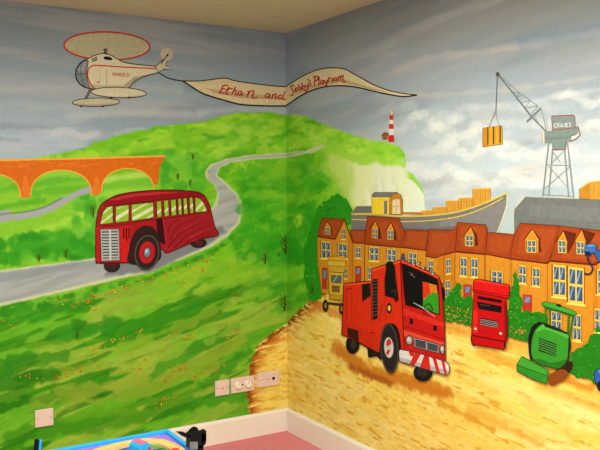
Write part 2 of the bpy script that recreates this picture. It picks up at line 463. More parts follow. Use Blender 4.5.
    S_, T_, X_, Y_ = S[idx], T[idx], X[idx], Y[idx]
    base = np.zeros((len(idx), 3))+np.array([234, 202, 92.])
    sl = 24
    angs = np.where(X_ < 287, -8, sl)
    def dn(lx, ly, sd, o=3): return np.where(X_ < 287, aniso(S_, T_, -4, lx, ly, sd, o), aniso(S_, T_, 3, lx, ly, sd, o))
    mix(sst(dn(50, 10, 101, 4), .50, .60), (238, 212, 122), .7)
    mix(sst(dn(44, 7, 102, 4), .58, .66), (224, 184, 74), .5)
    mix(sst(dn(12, 2.2, 103, 3), .67, .71), (212, 152, 40), .85)
    mix(sst(dn(16, 2.0, 105, 3), .62, .68), (242, 220, 138), .6)
    far = 1-sst(Y_-np.interp(X_, [320, 445, 506, 545, 600, 640], [292, 312, 332, 345, 375, 392]), 2, 26)
    mix(far*sst(X_, 322, 340), (206, 142, 48), .75)
    rim = 1-sst(cv.sdf(sand, X_, Y_)*-1, 1, 15+10*fbm(S_/6, T_/3, 31, 2))
    rim = rim*(X_ < 326)
    mix(rim*sst(dn(12, 2.2, 104, 3), .36, .56), (186, 98, 22), .9)
    core = 1-sst(cv.sdf(sand, X_, Y_)*-1, 1, 8)
    mix(core*(X_ < 326)*sst(dn(6, 1.8, 106, 2), .38, .52), (120, 58, 18), .9)
    base = base*(1+(aniso(S_, T_, 3, 6, 2, 107, 2)-.5)[:, None]*.12)
    cv.put(idx, a, base)
    for p, w, c, al in [('338 352 352 360 372 372 400 380 446 394', 12, (190, 108, 24), .85), ('350 366 366 374 390 384', 6, (150, 74, 18), .7), ('336 345 350 356', 8, (196, 122, 36), .7), ('392 372 420 380 446 392', 6, (196, 116, 30), .6),
                        ('440 402 466 416 492 430', 6, (206, 146, 40), .8), ('470 410 500 424 540 444', 7, (212, 158, 54), .6), ('480 350 505 360 540 372', 10, (208, 146, 44), .6), ('540 388 570 398 600 410', 9, (212, 156, 54), .6),
                        ('300 342 322 352 345 366', 7, (236, 210, 118), .6), ('500 380 540 396 600 420', 12, (244, 222, 138), .6), ('370 410 420 430 470 450', 12, (236, 206, 104), .5), ('470 372 500 388 520 400', 8, (240, 216, 128), .55),
                        ('312 304 322 308 345 316', 8, (196, 110, 40), .6), ('446 326 474 336 506 346', 9, (206, 140, 46), .6), ('540 372 566 380 590 388', 7, (196, 120, 30), .7)]:
        cv.stroke(p, w, c, w*.35, al, 3, 5, int(w+len(p)))

def wall_mesh(name, wall, us):
    zs = np.linspace(0, H, 500)
    U, Z = np.meshgrid(us, zs)
    n0, n1 = U.shape
    U, Z = U.ravel(), Z.ravel()
    P = np.zeros((len(U), 3)); P[:, 2] = Z
    if wall == 'L': P[:, 0] = -U
    else: P[:, 1] = -U
    X, Y = project(P)
    cv = Canvas(X, Y, (-U if wall == 'L' else U)*171.0, -Z*171.0)
    paint(cv)
    me = bpy.data.meshes.new(name)
    i = np.arange(n0*n1).reshape(n0, n1)
    q = np.stack([i[:-1, :-1], i[:-1, 1:], i[1:, 1:], i[1:, :-1]], -1).reshape(-1, 4)
    if wall == 'L': q = q[:, ::-1]
    me.vertices.add(len(P)); me.vertices.foreach_set('co', P.ravel())
    me.loops.add(q.size); me.loops.foreach_set('vertex_index', q.ravel().astype(np.int32))
    me.polygons.add(len(q)); me.polygons.foreach_set('loop_start', np.arange(0, q.size, 4, dtype=np.int32))
    me.update(calc_edges=True)
    ca = me.color_attributes.new('Col', 'FLOAT_COLOR', 'POINT')
    A = np.ones((len(P), 4)); A[:, :3] = alb(np.clip(cv.C, 0, 255))
    ca.data.foreach_set('color', A.ravel())
    me.materials.append(M['wall'])
    o = link(bpy.data.objects.new(name, me)); o['kind'] = 'structure'
    return o

def walls():
    wall_mesh('wall_left', 'L', np.concatenate([np.arange(0, 1.72, .0045), np.arange(1.72, 4.02, .04)]))
    wall_mesh('wall_right', 'R', np.concatenate([np.arange(0, 2.24, .0046), np.arange(2.24, 4.6, .04)]))
# ------------------------------------------------------------------ painted things: sky, hills, harbour
INK = (34, 28, 26)
def helicopter():
    F = fr(70, 40, 5)
    h = Fig('painted_helicopter', 'white painted helicopter with a red line, flying high over the green hill', 'helicopter', 'L', .0020, F, (107, 105))
    p = h.part('rotor'); q = ell(107, 46, 43, 14, n=40, rot=1.5)
    p.fill(q, (176, 168, 132)); p.line(q, 1.5, (186, 38, 30), closed=True)
    p.line('80 40 120 36 140 42', 1.0, (186, 178, 142), (0, 0, 1), smooth=1); p.line('72 50 100 56 140 52', 1.0, (164, 156, 122), (0, 0, 1), smooth=1)
    p = h.part('mast'); p.fill('172 46 184 44 186 72 170 72', (96, 92, 86), edge=INK, ew=.5); p.fill('162 50 176 40 192 48 176 56', (88, 86, 80))
    p = h.part('strut'); p.fill('98 242 112 244 86 290 74 292', (112, 104, 92), edge=INK, ew=.5)
    p = h.part('strut'); p.fill('172 220 186 236 164 240', (70, 64, 58))
    p = h.part('strut'); p.fill('248 226 264 240 240 242', (70, 64, 58))
    p = h.part('float'); q = p.fill(ell(130, 311, 119, 21, F, rot=-1), (186, 176, 144)); p.fill('20 316 130 322 236 314 180 328 90 330', (160, 150, 124), smooth=1); p.line(q, .8, INK, closed=True)
    for x in (58, 165): p.fill(ell(x, 332, 8, 4, F, 10), INK)
    p = h.part('fuselage')
    q = p.fill('28 180 32 145 48 118 72 100 98 90 125 76 160 68 200 74 232 92 272 112 330 122 432 132 440 140 440 162 380 180 335 200 312 218 292 240 230 250 170 246 96 242 64 232 40 210', (208, 198, 162), smooth=3)
    p.fill('292 240 312 218 335 200 380 180 430 164 380 172 320 186 280 216 250 240', (164, 152, 122))
    p.fill('96 242 170 246 230 250 292 240 250 228 160 226 110 222', (180, 168, 134), smooth=1)
    p.line(q, .9, INK, closed=True)
    p.line('180 150 184 228', .5, (120, 108, 88)); p.line('150 150 150 226', .4, (150, 138, 112))
    c = h.part('cockpit_glass', 'grey glazed nose'); q = c.fill('30 180 34 145 50 119 76 102 92 106 84 150 86 200 100 240 66 230 42 210', (118, 126, 128), smooth=2)
    c.fill('40 150 56 124 80 108 76 140 60 160', (138, 146, 148), smooth=1); c.line('58 112 54 170 72 234', .6, (70, 74, 76), smooth=1); c.line('32 172 84 168', .6, (70, 74, 76)); c.line(q, .7, INK, closed=True)
    c = h.part('window'); c.fill('168 84 200 84 212 100 176 98', (30, 30, 34), smooth=1); c.fill('108 96 138 82 132 104 112 108', (128, 124, 112), edge=INK, ew=.5)
    c = h.part('red_line'); c.line('118 240 100 214 88 180 92 146 110 130 140 127 280 136 436 143', 1.3, (190, 46, 34), smooth=3)
    c.fill(ell(140, 211, 5, 5, F, 10), (180, 40, 34))
    c = h.part('tail'); q = c.fill('428 132 452 112 476 84 492 68 490 90 478 128 516 148 470 146 440 162', (192, 182, 148)); c.line(q, .8, INK, closed=True)
    c = h.part('tail_rotor'); q = c.fill(ell(484, 70, 31, 31, F), (186, 172, 148)); c.line(q, .5, (206, 170, 160), closed=True); c.fill(ell(487, 76, 6, 6, F, 10), INK); c.line('487 76 456 118', 1.0, INK)
    p = h.part('float'); q = p.fill(ell(244, 263, 138, 26, F, rot=2), (202, 192, 158)); p.fill('120 272 230 284 370 276 320 286 220 288 150 282', (168, 156, 126), smooth=1); p.line(q, .8, INK, closed=True)
    for x in (208, 297): p.fill(ell(x, 288, 9, 4, F, 10), INK)
    t = h.part('lettering', 'red lettering')
    def word(strokes, w, c):
        for st in strokes: t.line(st, w, c)
    y0, y1 = 162, 179; R = (186, 52, 40)
    for i, st in enumerate([['0 0 0 1', '1 0 1 1', '0 .5 1 .5'], ['0 1 .5 0 1 1', '.2 .65 .8 .65'], ['0 1 0 0 .9 .1 .9 .45 0 .5', '.4 .5 1 1'], ['.5 0 .05 .3 .05 .7 .5 1 .95 .7 .95 .3 .5 0'], ['0 0 0 1 1 1'], ['0 0 0 1 .7 .9 1 .5 .7 .1 0 0']]):
        for k in st:
            v = pts(k); x0 = 215+i*14.2; word([[((x0+a*10)/5+70, (y0+i*.8+b*(y1-y0))/5+40) for a, b in v]], .72, R)
    h.done()

def banner():
    b = Fig('painted_banner', 'long cream banner with red hand lettering towed across both walls', 'banner', 'L', .0024, (0, 0, 1), (287, 106))
    U = pts('183 81 200 81 212 79.5 225.7 78.2 236 81 258.7 84.2 275 86 290 86.9')
    D = pts('183 81 200 92 210 96 222 99.6 240 104.3 258.7 105.6 275 106 290 105.8')
    p = b.part('cloth')
    p.fill(U+D[::-1][:-1], (212, 192, 148))
    p.fill(pts('205 88 240 93 287 97 287 100 240 98 215 93'), (184, 160, 116)); p.fill(pts('190 82.5 225 80 250 84.5 225 84 204 84'), (208, 188, 146))
    q = b.part('outline'); q.line(catmull(U, False), 1.0, INK); q.line(catmull(D, False), 1.5, INK)
    r = b.part('tow_rope'); r.line('158.5 72.5 167 77.5 176 80 184 81', 1.1, INK, smooth=1)
    F = fr(210, 75, 7.5); RED = (176, 24, 22)
    for k, s in enumerate(['90 82 112 78 136 76', '98 80 86 106 72 132', '84 106 112 101', '64 131 88 136 112 140', '143 86 130 118 122 138 128 146 140 143', '112 110 170 101', '192 88 176 120 162 148', '165 140 182 116 196 114 197 124 188 142 194 150 204 147',
              '241 126 222 122 210 136 215 152 232 147 242 126 237 150 250 155', '280 124 290 122 284 145 276 168', '279 156 300 126 320 118 330 124 320 150 316 168 328 175 358 166',
              '446 141 425 142 414 157 420 172 438 165 450 142 442 170 456 172', '473 142 464 178', '467 162 485 144 497 146 491 174 502 178', '541 152 522 152 510 167 518 179 535 172', '563 122 550 155 540 176 552 184 574 182']):
        if k in (0, 10): T = b.part('lettering', 'red brush lettering')
        T.line(s, 1.3, RED, F, smooth=2)
    ob = b.done()
    # the half on the other wall: the same banner's parts, standing on the right wall
    b2 = Fig('banner_right', None, None, 'R', .0024, (0, 0, 1), (287, 106))
    U = pts('284.5 87.4 292 82.5 299 78.2 308 73.6 317 70 328 68 341 68.3 347 70 354 74 363 79 372 84 381 87.8 391 91 404 93.6 417 95')
    D = pts('284.5 106.6 292 101.6 299 96.7 308 92 317 88.6 326 86.6 335.7 85.7 345 85.8 354 86.8 363 88.6 372 90.8 381 92.8 391 94.8 404 96.5 417 95')
    p = b2.part('cloth'); p.fill(U+D[::-1][1:], (212, 194, 150)); p.fill(pts('288 98 310 86 340 78 370 87 390 93 370 89.5 340 82 312 88.5'), (182, 160, 118))
    q = b2.part('outline'); q.line(catmull(U, False), 1.0, INK); q.line(catmull(D, False), 1.3, INK)
    F = fr(280, 60, 7.5)
    for k, s in enumerate(['106 194 92 190 81 204 90 221 103 238 93 262 78 264', '113 230 129 222 122 208 113 220 118 240 133 234', '139 184 141 230', '141 215 152 206 159 216 153 228 141 230', '164 172 166 220', '166 204 177 196 184 205 179 218 166 220', '189 182 193 202 205 197', '212 176 208 210 200 232 189 236 186 222',
              '214 138 207 153', '231 154 219 160 221 170 232 180 223 194 212 192', '263 128 255 195', '248 132 272 120 285 133 279 150 259 160', '294 122 290 184 299 184', '323 155 309 152 302 168 309 180 321 172 325 154 323 178 331 177', '334 150 337 168 349 164', '356 146 351 180 344 192 337 186', '366 130 362 166', '364 148 374 133 383 137',
              '437 124 432 164', '434 142 446 122 455 128 450 160', '452 140 466 116 475 122 470 157 480 165 494 158']):
        if k in (0, 10): T = b2.part('lettering', 'red brush lettering')
        T.line(s, 1.3, RED, F, smooth=2)
    for cx, cy in [(394, 149), (416, 144)]: T.line(ell(cx, cy, 8, 13, F, 14, 10), 1.1, RED, closed=True)
    b2.loc = b.loc
    for p in b2.parts: p.build(ob)

def viaduct():
    v = Fig('painted_viaduct', 'orange railway viaduct with round arches behind the fields', 'bridge', 'L', .0012, (0, 0, 1), (60, 205))
    p = v.part('arcade')
    O = (206, 100, 22)
    def arch(x0, x1, ya, ys):   # springing x0,x1 at ys, apex ya
        return [(x0+(x1-x0)*(.5-.5*math.cos(math.pi*i/14)), ys-(ys-ya)*math.sin(math.pi*i/14)**.8) for i in range(15)]
    A0 = arch(-34, 20.5, 174, 197); A1 = arch(30.5, 92, 170, 196); A2 = arch(101.5, 154, 168.5, 192)
    AA = arch(-106, -44, 178, 201); AB = arch(-182, -116, 181, 205)
    top = [(-194, 165), (0, 159.3), (80, 157.6), (166, 155)]
    poly = top+[(160, 166), (158, 184), (154, 185)]+A2[::-1]+[(98, 195)]+[(93, 194)]+A1[::-1]+[(26, 198)]+A0[::-1]+[(-39, 200)]+AA[::-1]+[(-111, 204)]+AB[::-1]+[(-194, 207)]
    p.fill(poly, O)
    for i in range(40):
        x = rnd.uniform(-5, 155); y = rnd.uniform(160.5, 166.5); l = rnd.uniform(5, 12)
        p.fill([(x, y), (x+l, y-.2), (x+l, y+1.2), (x, y+1.4)], (216+rnd.uniform(-12, 8), 110, 28))
    p.fill([(20.5, 197), (24, 176), (27, 176), (30.5, 196), (26, 198)], (216, 112, 40)); p.fill([(92, 194), (95, 176), (98, 176), (101.5, 192), (97, 195)], (216, 112, 40))
    q = v.part('parapet', 'pale yellow parapet'); q.fill(top+[(165, 157), (80, 159.5), (0, 161.2), (-194, 167)], (224, 168, 60))
    q = v.part('arch_ring'); q.line(A0, 1.2, (226, 166, 54)); q = v.part('arch_ring'); q.line(AA, 1.2, (226, 166, 54)); q = v.part('arch_ring'); q.line(AB, 1.2, (226, 166, 54)); q = v.part('arch_ring'); q.line(A1, 1.2, (226, 166, 54)); q = v.part('arch_ring'); q.line(A2, 1.2, (226, 166, 54))
    v.done()

def bus():
    F = fr(80, 180, 4)
    b = Fig('painted_bus', 'dark red single-deck motor coach driving along the painted grey road', 'bus', 'L', .0030, F, (150, 272))
    R = (158, 24, 30); DK = (96, 14, 20)
    p = b.part('wheel'); q = p.fill(ell(128, 344, 33, 26, F), (44, 34, 30)); p.fill(ell(128, 340, 18, 14, F), (70, 30, 28))
    p = b.part('wheel'); p.fill(ell(474, 252, 33, 20, F), (46, 32, 30)); p.fill(ell(476, 252, 16, 10, F), (90, 30, 30))
    p = b.part('body')
    q = p.fill('64 180 70 140 80 105 102 84 150 60 230 46 330 40 420 42 482 52 508 78 522 116 540 188 553 220 500 234 440 254 372 284 345 292 318 278 240 330 195 330 80 332 64 326 63 250', R, smooth=1)
    p.fill('102 84 150 60 230 46 330 40 420 42 482 52 500 68 440 68 330 78 205 94 140 102 96 106', (136, 18, 26), smooth=1)     # roof
    p.fill('120 78 200 58 300 48 400 48 330 56 220 66 150 80', (178, 40, 42), smooth=1)
    p.fill('330 150 400 140 470 130 522 118 540 188 553 220 500 234 440 254 372 284 348 286', (150, 28, 34))
    for s in ['360 240 380 200 420 170 470 150', '352 270 400 216 450 186 515 160', '380 268 430 222 480 196 530 178', '420 254 470 226 535 200', '350 210 366 176 400 152', '470 238 510 222 545 212']:
        p.line(s, 1.3, (108, 14, 22), F, smooth=1, taper=True)
    for s in ['400 206 440 182 500 160', '440 232 490 206 534 192']: p.line(s, 1.0, (176, 44, 46), F, smooth=1, taper=True)
    p.fill('160 188 205 186 200 236 196 328 162 328', (196, 28, 28)); p.fill('64 186 80 188 80 330 66 324', (176, 24, 28))
    p.line(q, .9, (60, 10, 14), closed=True)
    p.line('96 106 140 102 205 94 330 78 440 68 500 66', .8, DK); p.line('80 184 162 180 205 172 296 158 400 146 520 124', .8, DK)
    d = b.part('doorway', 'dark open doorway'); d.fill('304 156 330 152 336 190 344 256 332 256 316 246 308 200', (54, 12, 18)); d.line('332 154 345 257', .8, (190, 40, 40))
    G, WH = (138, 176, 44), (206, 212, 160)
    def win(s, stripes):
        w = b.part('window'); q = w.fill(s, G)
        for t in stripes: w.fill(t, WH)
        w.line(q, 1.0, (70, 12, 18), closed=True)
    win('80 178 90 130 104 108 132 104 133 172', ['84 168 130 132 131 142 84 176', '96 126 120 108 128 108 92 138'])
    win('142 105 196 98 196 164 142 171', ['144 146 194 116 195 132 144 164', '150 112 176 102 150 118'])
    win('205 97 293 89 295 151 206 165', ['208 150 292 104 293 120 214 162', '208 122 262 94 276 92 208 132', '258 156 294 134 295 142 276 152'])
    for s, t in [('305 87 326 84 328 146 308 149', '308 128 327 110 328 122 308 140'), ('334 83 354 81 357 143 337 146', '336 124 356 106 357 116 337 134'), ('362 80 384 78 387 140 365 143', '364 118 386 100 387 112 365 130'), ('391 77 405 75 409 137 394 139', '393 112 407 98 408 110 394 124'),
                 ('412 74 428 72 432 134 415 136', '414 108 430 94 431 106 415 120'), ('436 71 451 69 456 131 440 133', '438 104 453 92 454 102 440 116')]: win(s, [t])
    win('459 69 484 76 500 98 509 126 462 131', ['462 116 488 84 496 94 464 128', '490 126 502 104 506 116 500 126'])
    g = b.part('radiator_grille', 'grey radiator grille with level bars'); q = g.fill('80 196 158 195 160 322 84 325', (150, 150, 144)); g.fill('88 206 150 205 152 312 92 314', (64, 66, 68))
    for i in range(9): g.fill([(89, 211+i*11.6), (151, 210+i*11.6), (151, 215+i*11.6), (89, 216+i*11.6)] and pts([(89, 211+i*11.6), (151, 210+i*11.6), (151, 216+i*11.6), (89, 217+i*11.6)], F), (174, 174, 168))
    g.fill('116 198 124 198 126 322 118 323', (186, 186, 178)); g.line(q, .9, INK, closed=True)
    v = b.part('air_slot'); 
    for x in (172, 183, 194): v.fill(pts([(x, 192), (x+6, 190), (x+5, 244-abs(183-x)), (x, 246-abs(183-x))], F), (66, 10, 16))
    a = b.part('wheel_arch', 'dark wheel arch'); a.fill('192 330 196 280 204 240 226 200 262 182 296 192 316 230 324 276 318 320 250 340', (48, 26, 24), smooth=1)
    w = b.part('wheel', 'black front wheel with red rim'); w.fill(ell(268, 290, 51, 73, F, rot=8), (40, 34, 30)); w.line(ell(268, 290, 47, 68, F, rot=8), .7, (96, 88, 80), closed=True)
    w.fill(ell(268, 290, 33, 46, F, rot=8), (180, 26, 28), edge=(70, 12, 14)); h = w.sub('hub'); h.fill(ell(269, 290, 14, 21, F, rot=8), (112, 122, 132), edge=(40, 40, 44)); h.fill(ell(266, 285, 6, 9, F), (170, 178, 184))
    b.part('bumper').line('66 330 82 334 158 332 196 330', 1.2, (84, 14, 18))
    b.done()

def lighthouse():
    F = fr(360, 90, 3.212)
    l = Fig('painted_lighthouse', 'tiny red and white banded lighthouse on the cliff top', 'lighthouse', 'R', .0016, F, (391, 142))
    p = l.part('tower')
    RD, WT = (200, 36, 28), (214, 206, 188)
    for y0, y1, c in [(80, 96, RD), (96, 109, WT), (109, 125, RD), (125, 145, WT), (145, 167, RD)]:
        def hw(y): return 5.5+(y-80)*.045
        p.fill(pts([(100.5-hw(y0), y0), (100.5+hw(y0), y0), (100.5+hw(y1), y1), (100.5-hw(y1), y1)], F), c)
    p.fill('104 80 107 80 109 167 104 167', (160, 120, 108)) if False else None
    q = l.part('lantern'); q.fill('97 66 106 66 106 80 97 80', (206, 192, 150), edge=(120, 96, 70), ew=.4); q.fill('95 67 101 60 108 67', (190, 170, 130)); q.fill('94 79 109 79 109 82 94 82', (150, 120, 96))
    l.done()
    c = Fig('painted_cottage', 'small brown keeper\'s hut beside the lighthouse', 'house', 'R', .0016, F, (384, 140))
    p = c.part('wall'); p.fill('70 148 90 146 90 160 71 160', (150, 100, 56)); r = c.part('roof'); r.fill('67 148 77 135 92 138 93 147', (124, 78, 44)); c.part('door').fill('78 152 82 152 82 160 78 160', (80, 50, 34))
    c.done()

def ship():
    s = Fig('painted_cargo_ship', 'grey cargo ship with yellow wheelhouse moored behind the rooftops', 'ship', 'R', .0014, (0, 0, 1), (430, 232))
    p = s.part('hull', 'grey hull')
    q = p.fill('351 213 372 213.5 403 215.5 438 214 463 209.5 485 202 507 192.5 506.5 205 502 220 496 236 496 242 351 242', (112, 108, 104))
    p.fill('440 222 470 214 506 200 502 220 496 240 440 240', (122, 118, 114)); p.fill('360 226 430 228 480 224 480 240 360 240', (104, 100, 98))
    p.line('507 192.5 506.5 205 502 220 496 236', .9, (214, 206, 160), smooth=1)
    t = s.part('deck_line', 'yellow painted rail lines'); t.line('351 214 372 214.3 403 216.3 438 214.8 463 210.3 485 202.8 507 193', 1.6, (206, 178, 62), smooth=1); t.line('352 219.5 372 220 403 221.6 438 219.8 463 215.4 485 207.4 503 198', 1.0, (206, 178, 62), smooth=1)
    F = fr(350, 180, 6); s.F = F
    r = s.part('rail', 'low orange hold coaming'); r.fill('315 192 432 194 432 208 315 206', (176, 108, 46))
    a = s.part('aft_cabin'); a.fill('8 206 14 186 36 158 130 155 130 206', (106, 104, 98)); a.line('12 200 20 184 40 158 130 156', .7, (170, 150, 80)); a.fill('14 200 130 198 130 208 14 210', (206, 178, 62))
    w = s.part('wheelhouse', 'yellow wheelhouse'); w.fill('130 100 242 98 242 208 130 208', (222, 190, 50), edge=(150, 120, 40), ew=.5); w.fill('205 125 222 124 222 203 205 204', (110, 100, 116))
    g = s.part('wheelhouse_roof'); g.fill('130 102 134 84 148 74 286 74 262 86 244 102', (112, 110, 108), edge=(76, 72, 68), ew=.5)
    f = s.part('doorway', 'arched brown doorway'); f.fill('237 208 238 118 250 90 284 78 306 90 315 122 317 208', (184, 116, 44), edge=(96, 60, 30), ew=.6, smooth=0); f.fill('253 204 255 124 268 116 298 116 302 204', (214, 196, 150)); f.line('277 118 278 204', .6, (170, 140, 96)); f.line('254 160 302 160', .5, (170, 140, 96))
    s.done()
    names = ['lowest and furthest left', 'second lowest', 'middle', 'second tallest', 'tallest, nearest the bow,']
    F = fr(360, 90, 3.212)
    for i, (x0, y0, x1, y1) in enumerate([(197, 386, 238, 400), (234, 374, 281, 399), (277, 354, 324, 394), (318, 345, 366, 384), (362, 315, 420, 372)]):
        c = Fig('painted_shipping_crate', 'orange crate on the ship deck, %s of the stepped row of five' % names[i], 'crate', 'R', .0010+.00005*i, F, ((x0+x1)/2/3.212+360, y1/3.212+90), 'crates on the ship deck')
        dy = (x1-x0)*.10
        p = c.part('crate_side'); q = p.fill(pts([(x0, y0+2), (x1, y0), (x1, y1+14), (x0, y1+14)], F), (200, 144, 54))
        n = max(3, int((x1-x0)/8))
        for k in range(1, n): p.line(pts([(x0+(x1-x0)*k/n, y0+2), (x0+(x1-x0)*k/n, y1+14)], F), .45, (160, 104, 36))
        p.line(q, .6, (140, 88, 34), closed=True)
        c.part('top_rail').line(pts([(x0, y0+2), (x1, y0)], F), .9, (224, 178, 84))
        c.done()

def crane():
    F = fr(480, 60, 3); G = (124, 134, 128); Gd = (106, 112, 108)
    c = Fig('painted_dock_crane', 'grey lattice-legged dock crane with a long jib over the harbour', 'crane', 'R', .0016, F, (557, 197))
    for nm, s in [('leg', '206 248 188 410'), ('leg', '219 252 206 408'), ('leg', '252 252 266 412'), ('leg', '262 248 281 414')]:
        c.part(nm).line(s, 1.4, G)
    b = c.part('bracing')
    for s in ['200 314 271 317', '205 318 264 384', '270 320 194 386', '190 404 279 409', '214 270 240 306', '256 268 216 308']: b.line(s, .75, (128, 136, 130))
    j = c.part('jib'); j.line('52 42 100 100 150 165 198 214', 1.5, Gd); j.line('52 40 110 92 174 138', .8, G); j.line('140 186 183 144', 1.7, Gd)
    for s in ['84 80 96 76', '96 96 118 100', '110 112 128 104', '122 128 150 122', '134 144 150 122', '110 112 118 100', '150 165 174 138', '134 144 172 138']: j.line(s, .5, G)
    j.line('183 144 200 214', .6, G); j.line('160 162 186 206', .5, G); j.line('196 170 204 206', .5, (170, 150, 130)); j.fill(ell(53, 43, 6, 7, F, 12), (76, 70, 62))
    k = c.part('hoist_cable'); k.line('52 46 47 166', .8, (92, 88, 80)); k.line('43 160 26 202', .7, (150, 140, 110)); k.line('45 160 59 200', .7, (150, 140, 110)); k.fill(ell(45, 160, 4, 5, F, 10), (150, 140, 120))
    F2 = fr(530, 100, 6.43); c.F = F2
    d = c.part('cab'); q = d.fill('95 202 140 198 306 168 310 222 272 264 230 268 230 318 143 320 141 276 95 276', (116, 132, 124)); 
    d.fill('98 236 220 234 300 214 270 246 180 256 98 258', (104, 120, 114)); d.line('230 268 228 318 143 320', 1.0, (140, 70, 52)); d.line('141 276 95 276 95 202', .6, (120, 110, 96))
    e = c.part('end_drum'); e.fill('76 206 94 202 95 276 80 274', (204, 190, 164), edge=(150, 110, 90), ew=.5)
    e = c.part('spout'); e.fill('310 172 322 222 300 248 262 264 268 234 296 226 310 216', (196, 196, 184)); e.line('308 170 322 222 300 248 256 266', 1.0, (140, 70, 52))
    g = c.part('name_board', 'grey-green board edged red'); q = g.fill('140 108 150 103 278 97 286 102 292 178 144 196', (120, 130, 126)); g.line(q, 1.0, (142, 70, 56), closed=True)
    t = g.sub('lettering', 'pale lettering'); W = (206, 208, 200)
    L = [['1 .1 .5 0 0 .3 0 .7 .5 1 1 .9'], ['0 1 0 0 .9 .1 .9 .45 0 .5', '.4 .5 1 1'], ['0 1 .5 0 1 1', '.2 .65 .8 .65'], ['0 1 0 0 1 1 1 0'], ['0 0 0 1', '1 0 0 .55 1 1'], ['0 0 .5 .5 1 0', '.5 .5 .5 1']]
    for i, st in enumerate(L):
        for u in st:
            t.line([((156+i*19+a*14)/6.43+530, (150-i*.8+b*27)/6.43+100) for a, b in pts(u)], .62, W)
    c.done()
    c = Fig('painted_hanging_crate', 'orange crate hanging from the dock crane\'s cable', 'crate', 'R', .0018, F, (493, 146))
    p = c.part('crate_side'); q = p.fill('8 204 66 197 68 252 8 261', (206, 150, 44)); p.fill('8 204 20 202 20 259 8 261', (184, 124, 34)); p.line(q, .6, (120, 76, 30), closed=True)
    for x in (30, 46, 56): p.line(pts([(x, 202-(x-8)*.1), (x, 258-(x-8)*.14)], F), .4, (176, 120, 36))
    for x in (23, 40, 60): b = c.part('band'); b.fill(pts([(x-2, 203-(x-8)*.12), (x+3, 202-(x-8)*.12), (x+3, 256-(x-8)*.14), (x-2, 258-(x-8)*.14)], F), (96, 66, 30))
    c.done()
    d = Fig('painted_quay_wall', 'long grey quay wall behind the roofs under the crane', 'wall', 'R', .0012, (0, 0, 1), (560, 236), single=True)
    p = d.part('quay'); p.fill('513.5 214 514 209 525.5 196.5 600 199.5 660 203 660 244 513.5 240', (104, 106, 102)); p.fill('530 204 600 208 660 212 660 226 600 222 530 216', (110, 112, 108), smooth=0); p.line('513.5 240 513.5 214 514 209 525.5 196.3 600 199.2 660 203', 1.1, (176, 178, 160)); d.done()['kind'] = 'thing'
    e = Fig('painted_quay_crate', 'orange crate standing on the grey quay at the right edge', 'crate', 'R', .0014, F, (590, 198))
    p = e.part('crate_side'); q = p.fill('298 386 330 366 372 360 420 358 420 424 298 416', (196, 138, 48)); p.fill('298 386 330 366 330 417 298 415', (178, 120, 40)); p.line(q, .6, (110, 70, 32), closed=True)
    for x in (342, 356, 372, 390): p.line(pts([(x, 364), (x, 420)], F), .5, (150, 98, 34))
    e.part('lid').line('296 387 330 366 372 360 420 358', 1.0, (222, 178, 84)); e.done()
# ------------------------------------------------------------------ painted terrace, bushes, vehicles
WALLC, ROOF, ROOFD, FRAME, PANE, PANEL = (194, 126, 34), (150, 60, 24), (92, 34, 14), (208, 176, 66), (50, 76, 110), (112, 138, 164)
def window(par, x0, y0, x1, y1, F, sk=0, rows=2, cols=2, sill=True, name='window'):
    """frame with its own dark panes (glass painted slate blue with a pale streak); sk = drop of the right side"""
    w = par.sub(name) if isinstance(par, Part) else par.part(name)
    def q(a, b): return (x0+(x1-x0)*a, y0+(y1-y0)*b+sk*a)
    w.fill(pts([q(-.14, -.05), q(1.1, -.05), q(1.1, 1.06), q(-.14, 1.06)], F), (126, 62, 20))
    w.fill(pts([q(-.04, -.04), q(1.04, -.04), q(1.04, 1.04), q(-.04, 1.04)], F), FRAME)
    gx, gy = .08, .05
    P = None
    g = w.sub('glass') if not isinstance(par, Part) else w
    for i in range(cols):
        for j in range(rows):
            a0, a1 = i/cols+gx*.7, (i+1)/cols-gx*.7; b0, b1 = j/rows+gy*.8, (j+1)/rows-gy*.8
            g.fill(pts([q(a0, b0), q(a1, b0), q(a1, b1), q(a0, b1)], F), PANE)
            m = (a0+a1)/2
            g.fill(pts([q(a0, b1-.12), q(m, b0), q(min(m+.10, a1), b0), q(a0+.06, b1)], F), PANEL)
    if sill: w.fill(pts([q(-.16, 1.04), q(1.14, 1.04), q(1.14, 1.10), q(-.16, 1.10)], F), (236, 204, 96))
def dormer(h, gx0, gx1, gy, apx, apy, wx0, wx1, wb, win, F, shade=None):
    d = h.part('dormer')
    if shade: d.fill(shade, ROOFD, F)
    d.fill(pts([(wx0, gy), (apx, apy+8), (wx1, gy), (wx1, wb), (wx0, wb-4)], F), WALLC)
    d.line(pts([(gx0, gy+4), (apx, apy), (gx1, gy+4)], F), 1.1, ROOFD)
    d.line(pts([(wx0, gy+6), (apx, apy+10), (wx1, gy+6)], F), .6, (226, 168, 60))
    window(d, *win, F, 2, sill=False)
def door(h, x0, y0, x1, y1, F, sk=3):
    d = h.part('door', 'red door')
    d.fill(pts([(x0, y0), (x1, y0+sk), (x1, y1+sk), (x0, y1)], F), (172, 46, 30), edge=(110, 36, 20), ew=.5)
    a, b = x0+(x1-x0)*.2, x1-(x1-x0)*.2
    g = d.sub('glass'); g.fill(pts([(a, y0+(y1-y0)*.12), (b, y0+(y1-y0)*.12+sk), (b, y0+(y1-y0)*.5), (a, y0+(y1-y0)*.5-1)], F), (88, 116, 150)); g.fill(pts([(a, y0+(y1-y0)*.42), (b, y0+(y1-y0)*.14), (b, y0+(y1-y0)*.24), (a, y0+(y1-y0)*.5)], F), PANEL)
